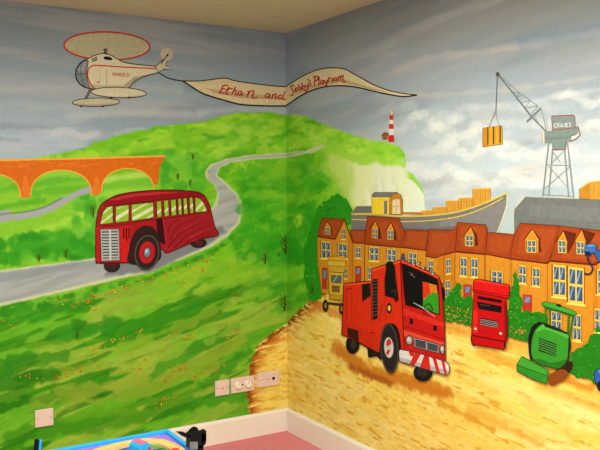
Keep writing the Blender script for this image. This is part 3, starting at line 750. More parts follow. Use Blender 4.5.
def house(label, wallp, roofp, base, d, F=(0, 0, 1), shade=None):
    h = Fig('painted_terraced_house', label, 'house', 'R', d, F, base, 'terraced houses along the yard')
    w = h.part('wall'); q = w.fill(wallp, WALLC)
    for s in shade or []: w.fill(s, (186, 112, 26))
    w.line(q, .6, (132, 68, 22), closed=True)
    r = h.part('roof'); q = r.fill(roofp, ROOF)
    xs = [a for a, b in q]; ys = [b for a, b in q]
    # weathered tile streaks that follow the slope of the roof
    cx, cy = sum(xs)/len(xs), sum(ys)/len(ys)
    for k in (.55, .75):
        z = [(cx+(a-cx)*k, cy+(b-cy)*k) for a, b in q]
        r.fill(z, (158, 68, 28) if k > .6 else (144, 56, 22))
    r.line(q, .9, ROOFD, closed=True)
    e = h.part('eaves'); 
    return h, e
def terrace():
    F1, F2, F3, F4, F5, F6 = fr(310, 200, 6), fr(310, 250, 6), fr(400, 210, 6), fr(500, 210, 6), fr(440, 270, 6), fr(510, 290, 4.29)
    # C (three storeys, two dormers)
    h, e = house('orange terraced house with two dormers, behind the fire engine\'s cab', '328 258 545 284 545 340 545 560 330 540', '345 97 532 110 572 200 546 284 326 262', (375, 305), .0050, F1)
    e.line('326 263 545 285', 1.3, ROOFD)
    dormer(h, 360, 414, 170, 391, 124, 372, 408, 232, (377, 172, 404, 226), F1, '392 126 420 172 430 236 408 232 408 180'); dormer(h, 452, 512, 180, 485, 132, 462, 502, 240, (466, 182, 498, 234), F1, '486 134 514 180 524 244 502 240 502 190')
    window(h, 358, 282, 410, 362, F1, 3); window(h, 462, 294, 516, 362, F1, 4); window(h, 350, 104, 372, 174, F2, 2)
    h.done()
    # A
    h, e = house('leftmost orange terraced house with a pointed gable and one small dormer', '45 222 150 236 205 126 256 252 258 560 70 560 44 350', '44 216 72 108 207 115 152 234', (335, 300), .0051, F1, ['222 170 256 252 258 540 236 540 232 300'])
    e.line('44 219 150 237 206 117 258 256', 1.3, ROOFD, F1)
    dormer(h, 80, 132, 165, 103, 128, 86, 124, 208, (90, 162, 114, 204), F1, '104 130 130 166 134 212 124 208 124 170')
    window(h, 190, 172, 211, 232, F1, 2); window(h, 68, 250, 122, 346, F1, 4); window(h, 168, 260, 222, 346, F1, 4); door(h, 74, 106, 104, 232, F2); window(h, 204, 110, 222, 170, F2, 2)
    h.done()
    # B
    h, e = house('narrow orange house link with one red door between gabled and two-dormer houses', '256 254 326 258 326 560 258 560', '240 180 332 180 328 260 258 255', (358, 300), .0049, F1)
    e.line('257 256 327 261', 1.1, ROOFD); window(h, 272, 282, 304, 346, F1, 3); door(h, 272, 96, 306, 190, F2)
    h.done()
    # D
    h, e = house('plain-roofed orange house right of the two-dormer house', '0 220 155 240 158 420 0 420', '6 220 35 117 170 124 182 130 155 242', (412, 290), .0048, F3)
    h.parts[1].fill('-10 160 0 72 28 150 6 218 -4 226', (150, 58, 22), F3); e.line('4 223 155 243', 1.2, ROOFD); window(h, 52, 256, 100, 320, F3, 4)
    h.done()
    # E
    h, e = house('plain-roofed orange house left of the bay-fronted house', '155 276 220 288 262 266 262 440 155 430', '172 116 306 122 342 100 332 250 262 266 218 286 155 274', (430, 292), .0050, F3, ['218 288 262 266 262 420 222 420'])
    e.line('155 277 218 288', 1.2, ROOFD, F3); window(h, 167, 302, 198, 372, F3, 3)
    h.done()
    # F bay fronted
    h, e = house('orange bay-fronted house with one dormer, behind the red tipper', '262 268 332 252 514 266 510 640 262 640', '345 74 515 90 524 132 512 264 332 246', (462, 322), .0052, F3, ['262 268 330 254 330 620 264 620'])
    h.parts[1].fill('342 78 332 250 262 266', (152, 60, 24), F3); h.parts[1].line('345 74 332 246', .8, ROOFD, F3); e.line('262 269 332 251 512 267', 1.3, ROOFD); e.line('331 252 326 620', .8, (150, 84, 26)); e.line('508 268 504 620', .8, (150, 84, 26))
    dormer(h, 378, 462, 158, 425, 98, 386, 446, 214, (394, 150, 438, 214), F3, '426 102 464 150 470 212 446 216 446 160')
    window(h, 277, 296, 304, 382, F3, -4); window(h, 273, 424, 300, 520, F3, -3); window(h, 362, 284, 400, 392, F3, 4); window(h, 427, 290, 466, 398, F3, 4); door(h, 142, 86, 188, 186, F5)
    h.done()
    # G
    h, e = house('low plain-roofed orange house between the two single-dormer houses', '510 262 665 292 662 660 506 640', '522 132 600 140 694 146 662 292 512 262', (497, 328), .0049, F3)
    e.line('511 264 662 293', 1.3, ROOFD); window(h, 308, 4, 374, 72, F5, 8)
    h.done()
    # H
    h, e = house('orange house with a single dormer, behind the pointed green tree', '60 292 286 322 284 760 56 740', '120 80 356 95 384 104 284 318 60 290 86 148', (525, 335), .0051, F4)
    e.line('60 293 282 320', 1.6, ROOFD); e.line('70 298 66 700', .7, (150, 84, 26)); dormer(h, 142, 244, 176, 194, 112, 152, 230, 256, (163, 182, 214, 252), F4, '196 114 240 176 250 250 230 256 230 184')
    window(h, 113, 332, 156, 436, F4, 5); window(h, 194, 346, 238, 452, F4, 5); door(h, 498, 147, 550, 245, F5, 4)
    h.done()
    # I
    h, e = house('rightmost orange house with two dormers side by side', '284 322 300 302 560 326 590 312 600 316 760 330 760 1040 520 1010 286 900', '356 96 600 124 760 150 760 330 600 310 575 332 300 302', (575, 370), .0053, F4, ['560 330 590 314 590 900 560 900'])
    e.line('300 305 560 328 594 312', 2.0, ROOFD); e.line('286 322 300 304', 1.2, ROOFD)
    e.fill(pts('210 -4 320 52 318 62 206 6', F6), (180, 96, 30)); e.line(pts('210 6 320 62', F6), .8, (120, 56, 20))
    dormer(h, 330, 408, 190, 380, 122, 344, 402, 262, (350, 182, 392, 254), F4, '382 122 460 140 444 200 412 256 402 262 402 190'); dormer(h, 448, 516, 184, 490, 114, 454, 512, 268, (460, 190, 504, 262), F4, '492 116 574 140 552 180 524 216 512 240 512 186')
    window(h, 320, 332, 394, 510, F4, 8); window(h, 412, 346, 500, 548, F4, 10); window(h, 586, 358, 660, 500, F4, 6); window(h, 178, 92, 220, 168, F6, 4, 2, 2); window(h, 270, 104, 304, 212, F6, 5); window(h, 364, 82, 400, 176, F6, 4)
    h.done()

def leafy(name, label, cat, outline, base, d, cols, F=(0, 0, 1), seed=1, n=60, group=None, trunk=None):
    t = Fig(name, label, cat, 'R', d, F, base, group)
    if trunk: t.part('trunk').fill(trunk, (96, 56, 26))
    p = t.part('foliage'); r = random.Random(seed)
    P = pts(outline, F); q = rough_edge(P, 1.4, 6, seed); p.fill(q, cols[0])
    xs = [a for a, b in P]; ys = [b for a, b in P]
    def inside(x, y):
        c = False
        for i in range(len(P)):
            (x0, y0), (x1, y1) = P[i], P[(i+1) % len(P)]
            if (y0 > y) != (y1 > y) and x < (x1-x0)*(y-y0)/(y1-y0)+x0: c = not c
        return c
    k = 0; n = int(n*1.6) if n < 200 else n
    while k < n:
        x, y = r.uniform(min(xs), max(xs)), r.uniform(min(ys), max(ys)); k += 1
        if not inside(x, y): continue
        w = r.uniform(.7, 1.8); c = r.choice(cols[1:]); m = [(cols[0][i]+c[i])/2 for i in range(3)] if r.random() < .6 else c
        p.fill([(x+w*math.cos(a)*r.uniform(.4, 1.1), y+w*.8*math.sin(a)*r.uniform(.4, 1.2)) for a in [i*math.pi/4 for i in range(8)]], m)
    t.done()
GREENS = [(34, 116, 22), (26, 98, 18), (50, 136, 32), (38, 124, 24), (72, 154, 46)]
def trees():
    leafy('painted_tree', 'big dark green tree at the left end of the terrace', 'tree', '304 262 306 240 312 224 318 208 326 200 336 194 344 198 352 210 352 222 342 226 326 228 318 238 317 258 320 280 322 296 312 302 306 288', (314, 300), .0010, [(40, 136, 24), (30, 114, 18), (58, 156, 34), (84, 174, 46), (36, 130, 24)], seed=3, n=260)
    F5, F6 = fr(440, 270, 6), fr(510, 290, 4.29)
    leafy('painted_bush', 'green bush with small flowers between the fire engine and the red tipper', 'bush', '14 290 18 190 50 150 80 102 108 78 126 108 140 168 192 150 196 330 120 314', (458, 320), .0064, GREENS, F5, 5, 110, 'bushes in front of the terrace')
    leafy('painted_bush', 'tall pointed green bush right of the red tipper', 'bush', '402 390 404 300 412 170 430 100 448 14 468 56 484 150 488 256 484 402', (514, 334), .0064, GREENS, F5, 6, 110, 'bushes in front of the terrace')
    leafy('painted_bush', 'low green bush behind the left side of the green roller', 'bush', '470 410 478 262 540 250 620 262 640 280 640 420 560 424', (532, 338), .0065, GREENS, F5, 7, 90, 'bushes in front of the terrace')
    leafy('painted_bush', 'green bush at the right edge beside the green roller', 'bush', '250 330 262 280 290 250 320 236 350 190 386 150 440 140 440 440 386 420 330 384 270 366', (588, 376), .0065, GREENS, F6, 8, 150, 'bushes in front of the terrace')
    # flower specks under the bushes: nobody could count them
    f = Fig('painted_flowers', 'scattered orange and yellow flower specks at the foot of the terrace bushes', 'flowers', 'R', .0088, F5, (470, 318), single=True); p = f.part('f'); r = random.Random(4)
    for x0, y0, x1, y1, n in [(36, 214, 176, 300, 46), (414, 338, 512, 380, 22)]:
        for i in range(n):
            x, y = r.uniform(x0, x1), r.uniform(y0, y1); y += (x-x0)*.12
            p.fill(ell(x, y, r.uniform(2.5, 5), r.uniform(2.5, 4.5), F5, 7), r.choice([(206, 120, 40), (214, 170, 60), (196, 80, 36), (210, 150, 90)]))
    o = f.done(); o['kind'] = 'stuff'

def twigs():
    """little brown bare shrubs brushed on the hillside"""
    L = [('R', 267, 256, 1.0, 'on the green slope left of the terrace', .3), ('L', 279, 256, 1, '', 0)]
    spec = [('L', 265.5, 248, 12, 'bare brown sapling right of the running-up slope, second from the corner'), ('L', 279, 254, 17, 'tallest bare brown sapling, just left of the wall corner'), ('L', 286, 309, 17, 'bare brown sapling low at the wall corner above the sand')]
    spec = [('L', 265, 264, 12, 'small forked brown sapling left of the tallest sapling'), ('L', 278.6, 256, 4.5, 'short brown stump of a twig left of the tallest sapling'), ('L', 285.2, 254, 20, 'tallest bare brown sapling, at the wall corner'), ('L', 284.5, 311, 17, 'bare brown sapling low at the wall corner above the sand'),
            ('L', 77, 339, 7, 'tiny brown twig alone on the lower meadow'), ('L', 93, 217, 12, 'brown twig bush behind the front of the red coach'), ('L', 39, 262, 8, 'brown twigs by the road, left of centre'), ('L', 66, 258, 9, 'brown twigs by the road, nearer the red coach'),
            ('L', 190, 186, 7, 'right-hand brown twig on the bush above the coach'), ('L', 178, 180, 7, 'left-hand brown twig on the bush above the coach'), ('L', 193, 160, 6, 'brown twig on the upper hill above the coach'), ('R', 312, 294, 9, 'small brown twig at the edge of the sand yard by the dark tree')]
    for i, (w, x, y, h, lab) in enumerate(spec):
        t = Fig('painted_twig', lab, 'twig', w, .0026, (0, 0, 1), (x, y), 'bare twigs on the hillside', single=True)
        p = t.part('stem'); r = random.Random(i*7+2); B = (76, 48, 20)
        p.line([(x, y), (x+h*.04, y-h*.5), (x-h*.02, y-h)], max(1.0, h*.11), B, smooth=3, taper=True)
        for k in range(2 if h < 6 else 6):
            s = 1 if k % 2 else -1; y0 = y-h*(.15+.12*k); l = h*r.uniform(.22, .42)
            p.line([(x, y0), (x+s*l*.5, y0-l*.55), (x+s*l*.8, y0-l)], max(.7, h*.07), B, smooth=2, taper=True)
        t.done()

def flowers():
    r = random.Random(21)
    f = Fig('painted_meadow_flowers', 'red and yellow flower specks sprinkled over the green meadow below the road', 'flowers', 'L', .0022, (0, 0, 1), (100, 360), single=True); p = f.part('f')
    runs = [(0, 318, 16, 330, 5), (50, 300, 98, 308, 22), (78, 302, 96, 296, 6), (14, 376, 55, 378, 8), (55, 378, 82, 368, 16), (82, 372, 104, 368, 5), (88, 352, 126, 334, 18), (118, 340, 144, 332, 5), (118, 372, 140, 366, 7), (140, 366, 152, 356, 8), (158, 344, 176, 330, 6), (174, 338, 194, 336, 14), (160, 382, 188, 364, 22), (152, 406, 180, 394, 16), (190, 392, 195, 376, 4),
            (86, 300, 116, 290, 16), (112, 292, 150, 278, 24), (150, 280, 200, 262, 34), (176, 286, 206, 268, 14), (226, 338, 240, 330, 9), (196, 374, 222, 366, 10), (203, 262, 214, 256, 8), (206, 380, 214, 374, 4)]
    for x0, y0, x1, y1, n in runs:
        for i in range(n):
            t = r.random(); x = x0+(x1-x0)*t+r.uniform(-3, 3); y = y0+(y1-y0)*t+r.uniform(-3.5, 3.5)
            p.fill(ell(x, y, r.uniform(.5, .95), r.uniform(.5, .9), (0, 0, 1), 7), r.choice([(206, 70, 26), (196, 60, 30), (214, 160, 40), (216, 120, 36), (214, 176, 52)]))
    o = f.done(); o['kind'] = 'stuff'

def digger():
    F = fr(310, 250, 6); Y, YD = (206, 164, 38), (160, 116, 30)
    d = Fig('painted_yellow_digger', 'small yellow digger parked between the terrace and the fire engine', 'digger', 'R', .0066, F, (333, 311))
    for x, y, rx, ry in [(92, 334, 17, 37), (188, 352, 14, 36)]:
        w = d.part('wheel'); w.fill(ell(x, y, rx, ry, F), (36, 28, 26)); w.fill(ell(x+2, y, rx*.45, ry*.45, F), (150, 116, 44))
    a = d.part('axle'); a.fill('108 312 190 322 190 336 108 326', (60, 44, 30))
    b = d.part('body'); q = b.fill('112 150 120 132 200 138 198 300 116 296', Y); b.fill('100 180 114 176 114 240 102 230', YD); b.fill('116 262 198 268 198 300 116 296', (178, 136, 34)); b.line(q, .7, (110, 72, 26), closed=True)
    g = b.sub('grille'); g.fill('130 212 180 215 178 256 132 253', (64, 50, 36))
    for k in range(4): g.line(pts([(131, 220+k*9), (180, 223+k*9)], F), .5, (170, 130, 50))
    w = d.part('windscreen'); w.fill('126 150 190 154 188 200 128 196', (84, 92, 92), edge=(110, 72, 26), ew=.5); w.fill('134 190 158 152 170 153 146 194', (130, 140, 140))
    c = d.part('cab_top'); q = c.fill('106 62 212 68 206 136 112 130', (202, 166, 52)); c.fill('112 96 208 100 206 136 113 130', (190, 150, 44)); c.line(q, .6, (110, 72, 26), closed=True); c.line('110 94 210 99', .6, (130, 90, 30))
    r = d.part('roof'); r.fill('104 62 112 40 206 34 216 68', (208, 148, 36), edge=(120, 76, 26), ew=.6)
    d.done()

def fire_engine():
    G = fr(335, 255, 5)
    e = Fig('painted_fire_engine', 'big red fire engine with a striped bumper parked on the sand', 'fire engine', 'R', .0092, G, (385, 378))
    S, Fc, DK = (206, 44, 20), (188, 26, 22), (110, 16, 14)
    def low(a): return [(x/5+335, (y+300)/5+255) for x, y in pts(a)]
    def oval(x, y, rx, ry, rot=0, n=32): return ell(x, y+300, rx, ry, G, n, rot)
    w = e.part('wheel', 'black rear wheel'); w.fill(oval(88, 146, 34, 48), (26, 22, 22)); w.fill(oval(92, 146, 14, 24), (50, 44, 42))
    w = e.part('wheel'); w.fill(oval(440, 288, 48, 44), (28, 24, 22)); w.fill(oval(436, 284, 26, 26), (46, 40, 38))
    u = e.part('underframe'); u.fill(low('60 70 118 90 118 140 186 180 230 230 226 150 130 100'), (40, 20, 18)); u.fill(low('160 160 216 172 210 206 166 214'), (34, 26, 24))
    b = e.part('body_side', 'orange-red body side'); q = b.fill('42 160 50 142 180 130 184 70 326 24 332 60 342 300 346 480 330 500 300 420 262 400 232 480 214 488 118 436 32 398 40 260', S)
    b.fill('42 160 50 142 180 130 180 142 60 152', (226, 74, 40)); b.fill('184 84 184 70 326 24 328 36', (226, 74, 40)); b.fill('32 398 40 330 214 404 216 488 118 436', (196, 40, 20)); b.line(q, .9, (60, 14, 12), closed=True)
    b.line('56 172 84 166', .8, DK); b.line('56 172 56 330', .8, (160, 30, 18)); b.line('84 168 84 350', .6, (170, 32, 18)); b.line('180 130 182 330', .8, DK); b.line('250 210 252 330', .6, (150, 26, 18)); b.line('178 386 196 390', 1.1, DK); b.line('236 236 222 330', .8, (150, 26, 18))
    c = e.part('locker_opening', 'black open locker'); c.fill('134 146 176 140 178 204 136 236', (30, 20, 20)); c = e.part('step_recess'); c.fill('62 362 118 378 118 434 62 406', (60, 20, 16))
    l = e.part('louvre_panel'); l.fill('186 122 214 118 214 318 188 326', (28, 26, 26))
    for i in range(11): l.line(pts([(188, 132+i*17), (213, 128+i*17)], G), .7, (84, 82, 80))
    a = e.part('wheel_arch'); a.fill('222 480 228 420 244 370 272 344 300 348 318 376 328 430 330 500 300 540 240 530', (30, 20, 20), smooth=1)
    f = e.part('front_panel', 'red cab front'); q = f.fill('326 24 345 28 470 84 518 106 530 138 540 240 546 330 550 440 552 536 450 506 346 480 338 300', Fc)
    f.fill('340 262 380 282 520 330 542 336 546 360 500 350 400 314 340 300', (206, 44, 34)); f.fill('342 374 380 386 546 440 550 470 400 424 344 404', (222, 70, 50)); f.fill('328 28 345 28 470 84 518 106 524 120 468 98 340 44', (222, 66, 40)); f.line(q, .9, (70, 12, 12), closed=True); f.line('346 372 370 364 546 424', .7, (110, 16, 14), smooth=1)
    g = e.part('windscreen', 'black windscreen'); q = g.fill('332 42 350 46 470 98 512 120 518 150 524 302 480 286 352 250 344 180', (18, 15, 16)); g.line(q, 1.0, (100, 12, 12), closed=True)
    v = g.sub('view_through', 'houses and bush seen through the cab'); v.fill('438 132 508 152 514 200 478 212 442 232', (200, 116, 30)); v.fill('438 132 470 140 478 190 462 210 440 214', (204, 50, 26)); v.fill('440 230 462 204 490 186 516 196 520 296 440 266', (52, 140, 30))
    g.line('378 96 400 112', .6, (120, 116, 112)); g.line('368 84 392 96', .5, (90, 86, 84))
    t = e.part('steering_wheel'); t.line(ell(466, 284, 22, 40, G, 18, 0, 180, 350), 1.0, (16, 14, 14)); t.line('444 272 470 268 490 290', .8, (16, 14, 14))
    x = e.part('wiper'); x.line('392 238 436 262 500 308', .9, (150, 150, 146)); x.line('420 252 444 268', .7, (210, 206, 200)); x.line('440 288 466 304', 1.0, (60, 10, 12))
    g = e.part('side_window', 'black cab side window'); q = g.fill('258 56 298 52 304 120 318 224 306 236 292 216 250 204 248 120', (20, 18, 20)); g.line(q, .9, (110, 16, 14), closed=True); g.line('276 184 300 176 302 200', .7, (70, 68, 70))
    m = e.part('mirror'); m.fill(ell(274, 56, 21, 27, G), (22, 18, 18)); m.line('282 40 300 30', .8, (22, 18, 18))
    m = e.part('mirror'); m.fill('532 164 546 168 550 216 538 220', (24, 18, 18), smooth=1)
    bc = e.part('beacon', 'blue roof beacon'); bc.fill('330 18 334 -4 340 -12 346 -4 350 20', (28, 44, 84)); bc.fill('336 14 339 -4 343 12', (90, 110, 150)); bc.fill('326 18 354 22 354 28 326 24', (90, 88, 88))
    for dx, dy in [(398, 46), (422, 40), (446, 64), (470, 68), (494, 92)]: bb = e.part('roof_lamp'); bb.fill(ell(dx, dy, 8, 7, G, 12), (60, 64, 76)); bb.fill(ell(dx-4, dy+2, 4, 4, G, 8), (190, 186, 170))
    k = e.part('badge', 'black oval badge with a yellow centre'); k.fill(ell(271, 266, 13, 27, G), (24, 24, 34)); k.fill(ell(271, 266, 7, 15, G, 8), (214, 190, 50))
    for x0, y0 in [(382, 332), (500, 366)]: vv = e.part('air_vent'); vv.fill(pts([(x0-9, y0-15), (x0+9, y0-11), (x0+9, y0+15), (x0-9, y0+11)], G), (26, 16, 18)); 
    for x0, y0, rx, ry in [(372, 426, 18, 23), (537, 472, 12, 23)]:
        hh = e.part('headlight'); hh.fill(ell(x0, y0, rx, ry, G), (150, 146, 140), edge=(60, 20, 20)); hh.fill(ell(x0-3, y0-4, rx*.5, ry*.5, G), (204, 198, 186))
    gr = e.part('grille'); q = gr.fill('396 412 518 446 520 492 396 460', (138, 140, 140)); gr.fill('402 421 454 435 454 469 402 456', (34, 34, 38)); gr.fill('462 438 513 452 514 484 462 472', (34, 34, 38)); gr.line(q, .8, (50, 30, 30), closed=True)
    for i in range(3):
        gr.line(pts([(402, 430+i*9), (454, 444+i*9)], G), .5, (110, 112, 114)); gr.line(pts([(462, 447+i*9), (513, 461+i*9)], G), .5, (110, 112, 114))
    bp = e.part('bumper', 'white bumper with red slanting stripes'); P = low('318 184 326 172 400 186 552 232 570 250 573 286 558 302 470 276 384 250 322 232'); bp.fill(P, (214, 210, 204))
    bp.fill(low('318 210 400 232 470 252 573 280 558 302 470 276 384 250 322 232'), (176, 172, 172))
    st = bp.sub('stripe')
    for s in ['368 180 398 186 392 208 374 204', '400 187 430 195 398 252 372 246', '446 200 470 207 478 276 440 266 424 260', '486 212 506 218 526 292 508 287', '530 226 546 230 560 296 548 298']:
        st.fill(low(s), (202, 40, 30))
    bp.line(P, .9, (60, 50, 56), closed=True)
    w = e.part('wheel', 'black front wheel with white and red hub'); w.fill(oval(273, 166, 47, 126, -3), (38, 32, 32)); w.line(oval(272, 166, 42, 118, -3), .8, (78, 72, 70), closed=True)
    h = w.sub('hub'); h.fill(oval(269, 163, 25, 53, -3), (206, 196, 186), edge=(70, 60, 58)); h.fill(low('258 128 272 116 284 140 272 156 278 176 264 204 254 190 266 168 256 150'), (196, 46, 34), smooth=0); h.fill(oval(270, 163, 7, 13), (190, 184, 176))
    e.done()

def tipper():
    F = fr(440, 270, 6); R, D = (180, 16, 18), (100, 10, 12)
    t = Fig('painted_red_tipper', 'red tipper truck with a black windscreen between two green bushes', 'truck', 'R', .0092, F, (488, 346))
    w = t.part('wheel'); w.fill('186 396 214 404 214 452 190 446', (30, 20, 20), smooth=1)
    w = t.part('wheel'); w.fill('366 436 392 432 392 470 370 476', (30, 20, 20), smooth=1)
    b = t.part('body'); q = b.fill('203 126 395 162 406 300 404 420 386 436 384 478 194 446 190 392 192 300', R); b.fill('188 392 386 428 384 478 194 446', (180, 16, 18)); b.line('190 392 386 430', 1.4, D); b.fill('385 186 398 190 406 300 402 420 388 430', (130, 12, 16)); b.fill('200 240 226 246 226 380 194 376', (208, 34, 28)); b.line(q, .8, (60, 10, 12), closed=True)
    s = t.part('air_intake'); s.fill('226 154 370 180 372 200 226 174', (40, 10, 12))
    g = t.part('windscreen', 'black windscreen'); g.fill('220 188 372 218 366 258 232 234', (26, 14, 18)); g.line('240 206 300 216', .7, (80, 60, 64))
    r = t.part('grille'); r.fill('240 286 346 306 344 350 242 330', (46, 14, 16))
    for k in range(4): r.line(pts([(242, 295+k*10), (345, 315+k*10)], F), .6, (150, 140, 136))
    for x, y in [(214, 352), (364, 380)]: h = t.part('headlight'); h.fill(pts([(x-9, y-9), (x+9, y-6), (x+9, y+10), (x-9, y+7)], F), (206, 190, 160), edge=(70, 14, 16), ew=.5)
    o = t.part('tipping_body'); q = o.fill('204 62 216 52 410 88 416 96 416 160 402 172 384 166 204 130 196 122', (200, 22, 22)); o.fill('204 62 216 52 410 88 416 96 400 98 206 68', (216, 48, 36)); o.line('200 118 398 156 414 150', .8, D); o.line(q, .9, (70, 10, 12), closed=True)
    t.done()

def roller():
    F = fr(510, 290, 4.29); Gn, Gd = (52, 138, 36), (26, 84, 24)
    t = Fig('painted_green_roller', 'green road roller with a canopy on the sand by the terrace', 'road roller', 'R', .0092, F, (552, 386))
    w = t.part('wheel'); w.fill('196 350 216 330 262 306 268 330 252 356 216 368', (50, 28, 22), smooth=1); w.fill('160 372 220 340 250 360 220 392 176 410', (128, 66, 22), smooth=1)
    f = t.part('side_frame'); f.fill('78 220 84 180 100 150 122 138 150 142 120 160 100 200 96 300 84 290', (24, 22, 20), smooth=1); f = t.part('side_frame'); f.fill('236 180 256 190 262 240 250 320 236 330', (24, 40, 20))
    for s in ['150 70 156 142', '252 100 248 196', '272 104 256 200', '168 78 172 146']: t.part('post').line(s, 2.0 if s[0] != '1' else 1.5, (36, 104, 28), F)
    b = t.part('body'); q = b.fill('90 260 94 210 108 172 130 150 158 146 244 184 252 212 250 260 246 300 226 328 200 338 140 322 100 300', Gn, smooth=2)
    b.fill('112 180 130 156 158 150 240 186 246 206 200 186 150 170', (74, 164, 54), smooth=1); b.fill('100 300 140 322 200 338 226 328 246 298 180 312 130 296', (36, 108, 28), smooth=1); b.line(q, .8, (20, 60, 18), closed=True); b.fill('142 144 160 146 246 182 244 190 150 158', (22, 40, 18))
    g = b.sub('grille', 'dark radiator grille'); g.fill('124 204 200 232 198 286 122 262', (30, 60, 26))
    for k in range(5): g.line(pts([(124, 212+k*10), (199, 240+k*10)], F), .6, (80, 160, 64))
    c = t.part('canopy'); q = c.fill('134 58 150 50 200 60 282 94 288 102 274 108 150 70 136 64', (62, 148, 44)); c.fill('134 62 150 70 274 108 272 114 150 78', (30, 96, 26)); c.line(q, .6, (20, 60, 18), closed=True); c.fill(ell(210, 66, 12, 6, F, 14, 15), (30, 26, 24))
    d = t.part('roller_drum', 'wide green roller drum'); q = d.fill('30 320 50 284 164 344 158 404 104 386 30 348', (46, 132, 36)); d.fill('30 320 50 284 164 344 160 366', (62, 150, 48)); d.line('30 322 160 368', .7, (24, 80, 22)); d.line(q, .8, (20, 60, 18), closed=True)
    t.done()

def yard_bits():
    F = fr(500, 210, 6)
    c = Fig('painted_crane_hook', 'dark blue lifting hook on a blue arm at the right edge', 'hook', 'R', .0090, F, (590, 274))
    a = c.part('arm'); a.fill('560 250 590 236 640 300 720 360 720 420 640 370 580 290', (44, 84, 144), edge=(20, 26, 50), ew=.6)
    b = c.part('block'); q = b.fill('514 206 560 202 580 214 574 256 520 262 506 250', (52, 98, 160)); b.fill('504 246 540 250 546 274 510 276', (26, 36, 66)); b.fill('522 210 556 206 568 214 530 222', (90, 134, 186)); b.line(q, .7, (20, 26, 50), closed=True)
    h = c.part('hook'); h.line('526 276 530 306 548 332 556 354 546 376 526 386 504 378', 1.6, (28, 34, 62), smooth=2)
    c.done()
    F = fr(510, 290, 4.29)
    c = Fig('painted_blue_machine', 'edge of a small blue machine cut off at the right end of the yard', 'machine', 'R', .0092, F, (600, 386))
    b = c.part('body'); q = b.fill('360 366 364 346 386 336 460 340 460 440 386 430 368 400', (44, 84, 158)); b.fill('376 344 386 338 440 342 440 360 380 358', (80, 122, 186)); b.line(q, .8, (20, 26, 50), closed=True)
    w = c.part('wheel'); w.fill(ell(392, 412, 20, 24, F), (28, 26, 30))
    c.done()
# ------------------------------------------------------------------ the room itself
def bm_box(bm, x0, y0, z0, x1, y1, z1, bev=0, seg=2):
    vs = [bm.verts.new(p) for p in [(x0, y0, z0), (x1, y0, z0), (x1, y1, z0), (x0, y1, z0), (x0, y0, z1), (x1, y0, z1), (x1, y1, z1), (x0, y1, z1)]]
    fs = [bm.faces.new([vs[i] for i in f]) for f in [(3, 2, 1, 0), (4, 5, 6, 7), (0, 1, 5, 4), (1, 2, 6, 5), (2, 3, 7, 6), (3, 0, 4, 7)]]
    if bev:
        es = list({e for f in fs for e in f.edges}); bmesh.ops.bevel(bm, geom=es, offset=bev, segments=seg, affect='EDGES', profile=.5)
def box(x0, y0, z0, x1, y1, z1, bev=0, seg=2):
    bm = bmesh.new(); bm_box(bm, x0, y0, z0, x1, y1, z1, bev, seg); return bm
def bm_cyl(bm, c, axis, r, h, n=20, r2=None):
    """cylinder from c along axis ('x','y','z' or vector) of length h"""
    ax = Vector({'x': (1, 0, 0), 'y': (0, 1, 0), 'z': (0, 0, 1)}[axis]) if isinstance(axis, str) else Vector(axis).normalized()
    t = ax.orthogonal().normalized(); b = ax.cross(t); r2 = r if r2 is None else r2
    A = [bm.verts.new(Vector(c)+(t*math.cos(2*math.pi*i/n)+b*math.sin(2*math.pi*i/n))*r) for i in range(n)]
    B = [bm.verts.new(Vector(c)+ax*h+(t*math.cos(2*math.pi*i/n)+b*math.sin(2*math.pi*i/n))*r2) for i in range(n)]
    for i in range(n): bm.faces.new([A[i], A[(i+1) % n], B[(i+1) % n], B[i]])
    bm.faces.new(A[::-1]); bm.faces.new(B)
def room():
    M['ceil'] = plain_material('ceiling paint', (206, 204, 164), .8, .03, 12, .02)
    M['trim'] = plain_material('white gloss', (238, 222, 206), .35, .02, 10)
    M['carpet'] = plain_material('pink carpet', (226, 128, 130), .95, .16, 160, .6)
    M['plate'] = plain_material('white plastic', (226, 196, 180), .35, .02, 10)
    M['knob'] = plain_material('white knob plastic', (244, 230, 206), .3, .02, 10)
    M['screw'] = plain_material('dark screw', (92, 76, 66), .4, .1, 40)
    bm = bmesh.new(); bm_box(bm, -4.0, -4.6, -.06, .0, .0, 0); o = obj('floor', bm, M['carpet']); o['kind'] = 'structure'
    bm = bmesh.new(); bm_box(bm, -4.0, -4.6, H, .0, .0, H+.06); o = obj('ceiling', bm, M['ceil']); o['kind'] = 'structure'
    def prof(along, L):
        bm = bmesh.new(); t, h = .018, .130
        pr = [(0, 0), (t, 0), (t, h-.014), (t-.004, h-.005), (t-.009, h), (0, h)]
        rings = []
        for s in (0, L):
            ring = []
            for a, z in pr:
                ss = s if s else (a if along == 'y' else 0)      # mitre-ish butt at the corner
                ring.append(bm.verts.new((-ss, -a-.0002, z) if along == 'x' else (-a-.0002, -ss-(.018 if s == 0 else 0), z)))
            rings.append(ring)
        n = len(pr)
        for i in range(n): bm.faces.new([rings[0][i], rings[0][(i+1) % n], rings[1][(i+1) % n], rings[1][i]])
        bm.faces.new(rings[0]); bm.faces.new(rings[1][::-1]); bmesh.ops.recalc_face_normals(bm, faces=bm.faces)
        return bm
    o = obj('baseboard_left', prof('x', 4.0), M['trim']); o['kind'] = 'structure'
    o = obj('baseboard_right', prof('y', 4.6), M['trim']); o['kind'] = 'structure'

